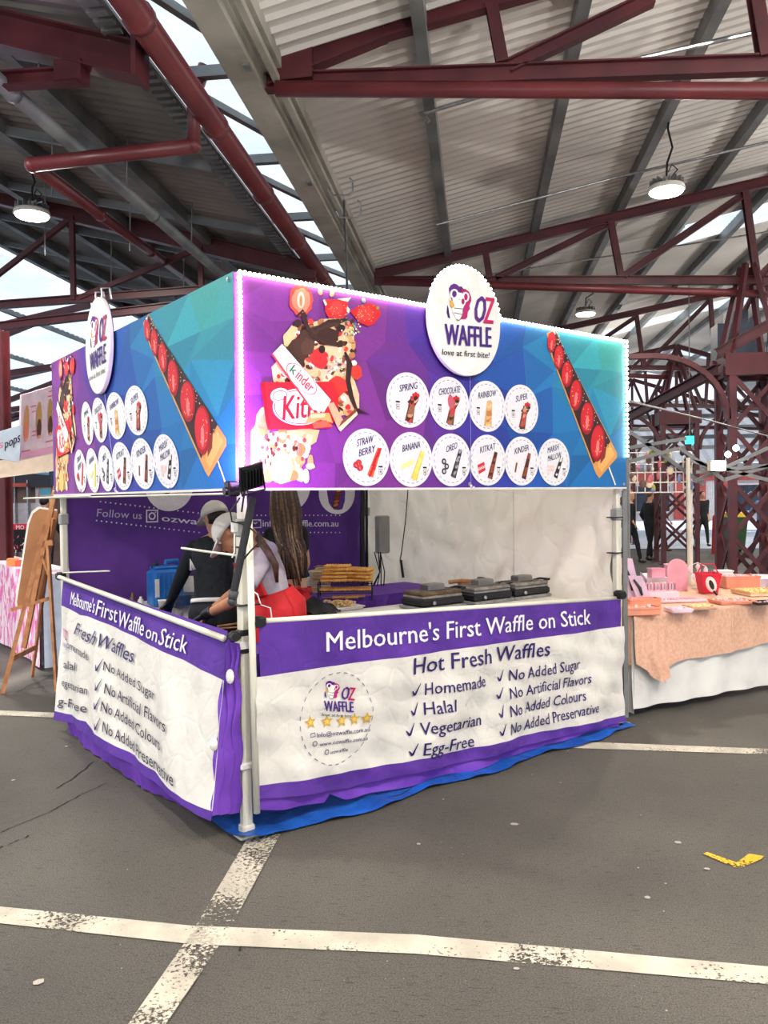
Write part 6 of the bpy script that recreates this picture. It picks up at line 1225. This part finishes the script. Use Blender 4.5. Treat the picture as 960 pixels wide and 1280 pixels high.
# ------------------------------------------------------------------ street beyond on the right
M_BRICKR = mat('red_painted_wall', (196, 92, 84), .7, 0, (176, 76, 70), 1.5); M_PALEW = mat('pale_render', (222, 214, 212), .8); M_CHALK = mat('chalkboard', (52, 58, 70), .6, 0, (40, 44, 56), 3)
bd = empty('street_building', (20, 52.2, 0), 'low red and white shop front across the sunlit street', 'building')
b = MB(); b.box((22, 54.2, 1.75), (44, 4, 3.5)); b.build('wall', M_PALEW, bd); b = MB(); b.box((22, 52.1, 2.75), (44, .2, .6)); b.build('red_fascia', M_BRICKR, bd); b = MB(); b.box((22, 51.6, 3.35), (45, 1.4, .25)); b.build('roof_edge', M_GREY, bd)
b = MB(); n = 260
for i in range(n+1): x = -1+46*i/n; dz = .05*[0, 1, 0, -1][i % 4]; b.v += [Vector((x, 51, 3.5+dz)), Vector((x, 60, 8.4+dz))]
for i in range(n): b.f.append([2*i, 2*i+1, 2*i+3, 2*i+2]); b.mi.append(0); b.c.append(None)
b.build('roof', mat('grey_roof_sheet', (128, 132, 138), .6, .2), bd)
for x in (9.5, 12.6, 13.9, 15.5, 19.2, 21.5, 24): b = MB(); b.box((x, 52.1, 1.2), (.6, .2, 2.4)); b.build('red_pier', M_BRICKR, bd)
for x, w_ in ((11, 2), (17.4, 3), (22.8, 1.8), (26, 3)):
    b = MB(); b.box((x, 52.08, 1.35), (w_, .1, 1.7)); o = b.build('shop_window', M_CHALK, bd); b = MB(); b.box((x, 52.0, 2.2), (w_+.1, .1, .1)); b.box((x, 52.0, .5), (w_+.1, .1, .1)); b.build('window_frame', M_PALEW, o)
P = Print(lambda u, v, o: Vector((u, 52.0-o, v)))
for k in range(6): P.stroke([(16.3+k*.4, 1.5+.1*math.sin(k)), (16.5+k*.4, 1.75), (16.6+k*.4, 1.5)], .04, (200, 205, 210), .0)
P.build('chalk_scribble', bd)
for yy, zz, c in ((37.2, 5.1, M_GREY), (37.4, 4.6, M_STEEL), (37.6, 4.2, M_GREY), (38, 3.75, M_STEEL)): b = MB(); b.box((12, yy, zz), (26, .5, .16)); struct(b, 'ceiling_edge_beam', c)
def bin_(p, label):
    r = empty('wheelie_bin', p, label, 'bin'); b = MB(); b.loft([[p+V3((sx*.2, sy*.24, .08)) for sx, sy in ((-1, -1), (1, -1), (1, 1), (-1, 1))], [p+V3((sx*.27, sy*.32, .98)) for sx, sy in ((-1, -1), (1, -1), (1, 1), (-1, 1))]]); b.build('body', mat('bin_green', (62, 96, 60), .5), r)
    b = MB(); b.loft([[p+V3((sx*.3, sy*.35, .98)) for sx, sy in ((-1, -1), (1, -1), (1, 1), (-1, 1))], [p+V3((sx*.26, sy*.3, 1.1)) for sx, sy in ((-1, -1), (1, -1), (1, 1), (-1, 1))]]); b.build('yellow_lid', mat('bin_yellow', (232, 190, 40), .5), r)
    for s in (-1, 1): b = MB(); b.lathe(p+V3((s*.22, .24, .1)), [(.1, -.03), (.1, .03)], 14, ax=Matrix.Rotation(R_(90), 3, 'Y')); b.build('wheel', M_BLACK, r)
bin_(at_z(918, 690, 0), 'green wheelie bin with a yellow lid across the street')
p = at_z(897, 692, 0); b = MB(); b.lathe(p, [(.16, 0), (.16, .05), (.13, 1.0), (.1, 1.05)], 12); tag(b.build('red_bollard', mat('bollard_red', (206, 40, 50), .5)), 'red bollard beside the green wheelie bin', 'bollard')
def walker(px, py, label, top, legs, hair, fwd, stride=.25, skin=M_SKIN, s=1, arm=.1, sleeve=1.6):
    o = at_z(px, py, 0); f = V3(fwd).normalized(); sd = V3((f.y, -f.x, 0)); h = lambda x, y, z: o+sd*x*s+f*y*s+V3((0, 0, z*s))
    J = dict(head=h(0, .04, 1.6), neck=h(0, 0, 1.46), shL=h(-.19, 0, 1.40), shR=h(.19, 0, 1.40), elL=h(-.24, -arm, 1.12), elR=h(.24, arm, 1.12), wrL=h(-.23, -arm+.12, .9), wrR=h(.23, arm+.14, .92), hipL=h(-.09, 0, .92), hipR=h(.09, 0, .92),
             knL=h(-.1, stride*.6, .5), knR=h(.1, -stride*.3, .5), anL=h(-.1, stride, .09), anR=h(.1, -stride, .11))
    figure('person', label, J, dict(fwd=f, look=f, skin=skin, top=top, sleeve=sleeve, legs=legs, hair=hair, s=s), vox=.03, detail=False)
M_JEAN = mat('blue_jeans', (70, 96, 140), .8); M_BLK = mat('black_clothes', (26, 26, 30), .8)
walker(953, 697, 'person in a light blue jacket and dark trousers striding past on the right', mat('light_blue_jacket', (126, 160, 206), .8), mat('dark_trousers', (40, 42, 56), .8), M_HAIR, (-1, -.2, 0), .35, arm=.2)
walker(878, 683, 'person in black walking beside the lattice column, far across the street', M_BLK, M_BLK, M_HAIR, (.3, -1, 0), .15)
walker(812, 701, 'person in black with brown hair standing under the wire grid', M_BLK, M_BLK, mat('chestnut_hair', (120, 76, 50), .5), (1, .3, 0), .1)
walker(788, 704, 'person in black just right of the booth pole, behind the others', M_BLK, M_BLK, mat('blond_hair', (190, 150, 100), .5), (.8, -.6, 0), .2)
walker(826, 690, 'person in dark grey bending among the shoppers near the lattice column', mat('dark_grey_coat', (54, 56, 62), .8), M_BLK, M_HAIR, (1, 0, 0), .2, s=.93)
# ------------------------------------------------------------------ easel and stalls on the left
M_EASEL = mat('varnished_pine', (196, 138, 92), .5, 0, (170, 112, 70), 14); M_CARD = mat('brown_board', (168, 118, 80), .8, 0, (148, 100, 66), 3)
ez = empty('easel', at_z(40, 850, 0), 'wooden easel holding a board, seen from behind, left of the booth', 'easel')
def g(px, py): return at_z(px, py, 0)
top = at_d(67, 640, 6.95)
LG = [(g(3, 867), at_d(57, 655, 6.9)), (g(40, 846), at_d(67, 648, 6.95)), (g(71, 864), at_d(60, 682, 6.86))]
for a, c in LG: b = MB(); b.bar(a, c, .022, .035); b.build('leg', M_EASEL, ez)
b = MB(); b.bar(at_d(30, 810, 7.0), at_d(70, 608, 6.98), .03, .04); b.build('mast', M_EASEL, ez)
b = MB(); b.bar(LG[0][0].lerp(LG[0][1], .2), LG[1][0].lerp(LG[1][1], .2), .02, .045); b.build('cross_brace', M_EASEL, ez)
b = MB(); b.bar(at_d(48, 681, 6.9), at_d(66, 678, 6.92), .03, .05); b.build('cross_brace', M_EASEL, ez)
b = MB(); b.bar(at_d(15, 762, 7.0), at_d(62, 748, 7.0), .05, .03); b.build('ledge', M_EASEL, ez)
b = MB(); b.bar(at_d(52, 695, 6.9), at_d(62, 722, 6.88), .012, .02); b.build('stay', M_EASEL, ez)
bo = empty('display_board', at_d(36, 760, 7.1), 'round-cornered brown backed board with a white edge resting on the easel', 'board')
P = [at_d(x, y, 7.06) for x, y in ((23, 760), (22, 752), (37, 655), (42, 642), (50, 636), (73, 639), (72, 650), (54, 745), (50, 753), (38, 757))]; n_ = (P[4]-P[0]).cross(P[7]-P[0]).normalized(); n_ = n_ if n_.y < 0 else -n_
b = MB(); b.loft([P, [p+n_*.012 for p in P]]); b.build('backing', M_CARD, bo); ctr = sum(P, Vector())/len(P)
b = MB(); b.loft([[ctr+(p-ctr)*1.03+V3((-.02, 0, .005))-n_*.018 for p in P], [ctr+(p-ctr)*1.03+V3((-.02, 0, .005))-n_*.002 for p in P]]); b.build('white_face', M_WHITE, bo)
# neighbour stall: table with a pink patterned cloth
def pinkpat():
    M = mat('pink_streaked_cloth', (246, 214, 228), .8); N = M.node_tree.nodes; L = M.node_tree.links; t = N.new('ShaderNodeTexCoord'); mp = N.new('ShaderNodeMapping'); mp.inputs['Scale'].default_value = (4.5, 4.5, 2); mp.inputs['Rotation'].default_value = (.5, .5, 0); n = N.new('ShaderNodeTexNoise'); n.inputs['Scale'].default_value = 1.6; n.inputs['Distortion'].default_value = 2.2; r = N.new('ShaderNodeValToRGB'); r.color_ramp.elements[0].position = .45; r.color_ramp.elements[1].position = .52; r.color_ramp.elements[0].color = srgb((236, 120, 180)); r.color_ramp.elements[1].color = srgb((250, 226, 236))
    L.new(t.outputs['Object'], mp.inputs[0]); L.new(mp.outputs[0], n.inputs['Vector']); L.new(n.outputs['Fac'], r.inputs[0]); L.new(r.outputs[0], N['Principled BSDF'].inputs['Base Color']); return M
a, c = g(-60, 765), g(54, 838); hp = .9; dd = (c-a).normalized(); nn = Vector((-dd.y, dd.x, 0)); nn = nn if nn.y > 0 else -nn
tp_ = empty('pink_stall_table', (a+c)/2+nn*.4, 'stall table under a pink streaked cloth behind the easel', 'table'); F = lambda u, v, z: a+(c-a)*u+nn*v+V3((0, 0, z))
b = MB(); b.loft([[F(0, 0, z), F(1, 0, z), F(1, .5, z), F(0, .5, z)] for z in (hp-.03, hp)]); b.build('table_top', M_LPINK, tp_); b = MB(); b.grid(lambda s, t: F(s, -.02-.015*math.sin(s*40)*t, hp*(1-t)+.03), 70, 8); b.build('front_cloth', pinkpat(), tp_, True)
b = MB(); b.grid(lambda s, t: F(1.01, s*.5, hp*(1-t)+.03)+dd*.01*math.sin(s*20)*t, 20, 6); b.build('side_cloth', mat('pale_blue_cloth', (206, 220, 240), .8), tp_, True)
for u, v in ((.05, .08), (.95, .08), (.05, .42), (.95, .42)): b = MB(); b.bar(F(u, v, 0), F(u, v, hp-.03), .04, .04); b.build('leg', M_STEEL, tp_)
p = at_z(16, 708, hp)+V3((0, 0, .003)); r = empty('orange_carton', p, 'small orange carton on the pink stall table', 'carton'); b = MB(); b.bbox(p+V3((0, 0, .045)), (.12, .1, .09), .5, .005); b.build('body', mat('orange_card', (236, 150, 90), .6), r); b = MB(); b.bbox(p+V3((.08, -.02, .035)), (.05, .08, .07), .3, .004); b.build('flap', mat('red_card', (226, 90, 70), .6), r)
# its hanging menu and banner
def panel(name, label, px, D, m, cat='banner'):
    P = [at_d(x, y, d) for (x, y), d in zip(px, D)]; r = empty(name, (P[2]+P[3])/2, label, cat); n = (P[1]-P[0]).cross(P[3]-P[0]).normalized(); n = n if n.dot(P[0]-CAM) < 0 else -n
    b = MB(); b.loft([P, [p-n*.02 for p in P]]); b.build('sheet', m, r); S = lambda u, v, o=0: (P[3].lerp(P[2], u)).lerp(P[0].lerp(P[1], u), v)+n*(.004+o); return r, S
r, S = panel('churro_menu', 'white and pink hanging menu with three brown pastries, left of the booth', [(27, 494), (73, 480), (73, 566), (24, 576)], (8.3, 8.8, 8.8, 8.3), mat('pinkish_vinyl', (238, 214, 226), .6))
P = Print(S)
for u, c0, c1 in ((.14, (206, 150, 100), (226, 130, 100)), (.47, (196, 150, 80), (90, 50, 40)), (.77, (190, 150, 76), (96, 60, 40))):
    P.blob(u, .55, .07, .28, c0, .001, 0, 16); P.blob(u, .42, .062, .15, c1, .002, 0, 14); P.blob(u, .3, .04, .03, (236, 150, 130), .003, 0, 8)
P.build('pastry_print', r); P = Print(S)
for k, (u, v, w_) in enumerate(((.24, .78, .14), (.27, .7, .1), (.72, .93, .24), (.7, .86, .22), (.3, .4, .14), (.29, .34, .1), (.64, .2, .2), (.05, .13, .2))): P.stroke([(u, v), (u+w_, v)], .02, (226, 110, 140), .001)
P.poly([(.02, .02), (.98, .02), (.98, .12), (.02, .12)], (240, 176, 206), .001); P.build('pink_lines', r)
r, S = panel('script_banner', 'pale blue cloth banner with dark script at the left edge', [(-30, 548), (27, 531), (24, 578), (-30, 568)], (7.9, 8.2, 8.2, 7.9), mat('pale_blue_vinyl', (206, 222, 238), .7))
P = Print(S); P.text('pops', (.64, .38), (.98, .56), (.64, .66), (40, 44, 60), .001, .01); P.text('s', (.5, .35), (.6, .4), (.5, .66), (226, 150, 180), .001, .01); P.build('script_lettering', r)
r, S = panel('cream_valance', 'cream awning strip hanging below the menu', [(-20, 578), (73, 566), (73, 588), (-20, 600)], (8.6, 9.0, 9.0, 8.6), mat('cream_awning', (244, 226, 200), .7))
# kiosk with a dark sign, red counter strip and posters
kb = empty('food_kiosk', at_z(30, 735, 0)+V3((0, 1.2, 0)), 'food kiosk with a dark sign board and red counter strip behind the stalls', 'kiosk')
def kp(px0, py0, px1, py1, Y, th, name, m, parent): p, q = at_y(px0, py0, Y), at_y(px1, py1, Y); b = MB(); b.box(((p.x+q.x)/2, Y+th/2, (p.z+q.z)/2), (abs(q.x-p.x), th, abs(p.z-q.z))); return b.build(name, m, parent)
M_DSIGN = mat('dark_sign', (58, 54, 66), .6); Yk = 15
kp(-60, 608, 110, 735, Yk+.3, 1.5, 'body', mat('brown_kiosk_wall', (140, 112, 104), .8, 0, (112, 88, 84), 2), kb)
sgn = kp(-60, 583, 110, 608, Yk, .2, 'sign_board', M_DSIGN, kb)
S = lambda u, v, o=0: Vector((at_y(u, 600, Yk).x, Yk-.01-o, at_y(u, v, Yk).z))
P = Print(S); P.ring(22, 589, 6, -6, .8, (230, 230, 235), .0, 14, a0=0, a1=math.pi); P.poly([(37, 584), (62, 586), (62, 594), (37, 592)], (120, 170, 200), .0)
for k in range(5): P.poly([(38+k*5, 586.5), (41.5+k*5, 586.7), (41.5+k*5, 591), (38+k*5, 590.8)], (235, 240, 244), .004)
P.build('sign_print', sgn)
kp(10, 604, 33, 608.5, Yk-.05, .06, 'red_strip', M_BRICKR, kb); kp(12, 629, 60, 660, Yk+.1, .2, 'pale_counter', mat('pale_counter', (226, 214, 220), .7), kb); kp(33, 600, 37, 735, Yk-.02, .1, 'frame_post', M_STEEL, kb); kp(18, 594, 20, 735, Yk-.02, .1, 'frame_post', M_STEEL, kb)
c = kp(44, 606, 64, 640, Yk+.12, .1, 'round_poster', M_PALEW, kb); P = Print(S); P.ring(54, 620, 10, -14, 1.5, (226, 120, 140), -.1, 24); P.poly([(46, 612), (60, 611), (60, 617), (46, 618)], (90, 190, 220), -.1); P.build('poster_print', c)
kp(63, 586, 74, 607, 11, .05, 'menu_screen', mat('navy_menu', (40, 52, 84), .5), kb)
cr2 = empty('barrier_banner', at_y(22, 690, 12.5), 'red crowd barrier banner with white letters behind the easel', 'barrier'); kp(10, 655, 33, 662, 12.5, .03, 'red_top', M_REDP, cr2); q = kp(14, 662, 33, 690, 12.5, .03, 'dark_panel', M_BLK, cr2)
S2 = lambda u, v, o=0: Vector((at_y(u, 600, 12.5).x, 12.48-o, at_y(u, v, 12.5).z)); P = Print(S2); P.text('MO', (20, 661.5), (30, 661.5), (20, 656.5), (240, 236, 236), .004, .03); P.build('white_letters', cr2)
P = Print(S2)
rq = random.Random(3)
for k in range(14): x, y = rq.uniform(15, 31), rq.uniform(672, 688); P.stroke([(x, y), (x+rq.uniform(-2, 3), y+rq.uniform(-4, 4))], 1.2, rq.choice([(240, 200, 220), (235, 235, 240), (220, 90, 120)]), .004)
P.build('graffiti_print', q)
for s in (0, 1): kp(14+18*s, 655, 15+18*s, 712, 12.52, .03, 'barrier_post', M_STEEL, cr2)
walker(14, 724, 'person in a teal top and blue jeans behind the red barrier', mat('teal_top', (110, 160, 160), .8), M_JEAN, mat('auburn_hair', (110, 66, 46), .5), (.6, .8, 0), .12, s=1.0)
walker(44, 722, 'person in a pink coat standing behind the easel board', mat('pink_coat', (220, 90, 130), .8), M_BLK, mat('fair_hair', (200, 160, 120), .5), (-.3, 1, 0), .1)
walker(57, 745, 'person with short black hair whose head shows above the easel board', M_BLK, M_BLK, mat('jet_hair', (22, 22, 26), .5), (.2, 1, 0), .1, s=1.0)
walker(-4, 738, 'person in a dusty pink dress cut off by the left edge of the picture', mat('dusty_pink_dress', (206, 150, 150), .8), mat('mauve_skirt', (150, 110, 120), .8), M_HAIR, (.5, .8, 0), .08, s=1.0, sleeve=.4)
# parked van and wall behind the kiosk
bl = empty('shed_wall', (-30, 45, 0), 'pale building wall far behind the kiosk on the left', 'building'); b = MB(); b.box((-24, 46, 2.0), (40, 1, 4.0)); b.build('wall', M_PALEW, bl)
for k in range(9): b = MB(); b.box((-42+k*4.2, 45.4, 1.8), (2.4, .2, 1.6)); b.build('window', M_CHALK, bl)
b = MB(); b.box((-24, 45.3, 4.0), (41, .8, .3)); b.build('gutter', M_GREY, bl)
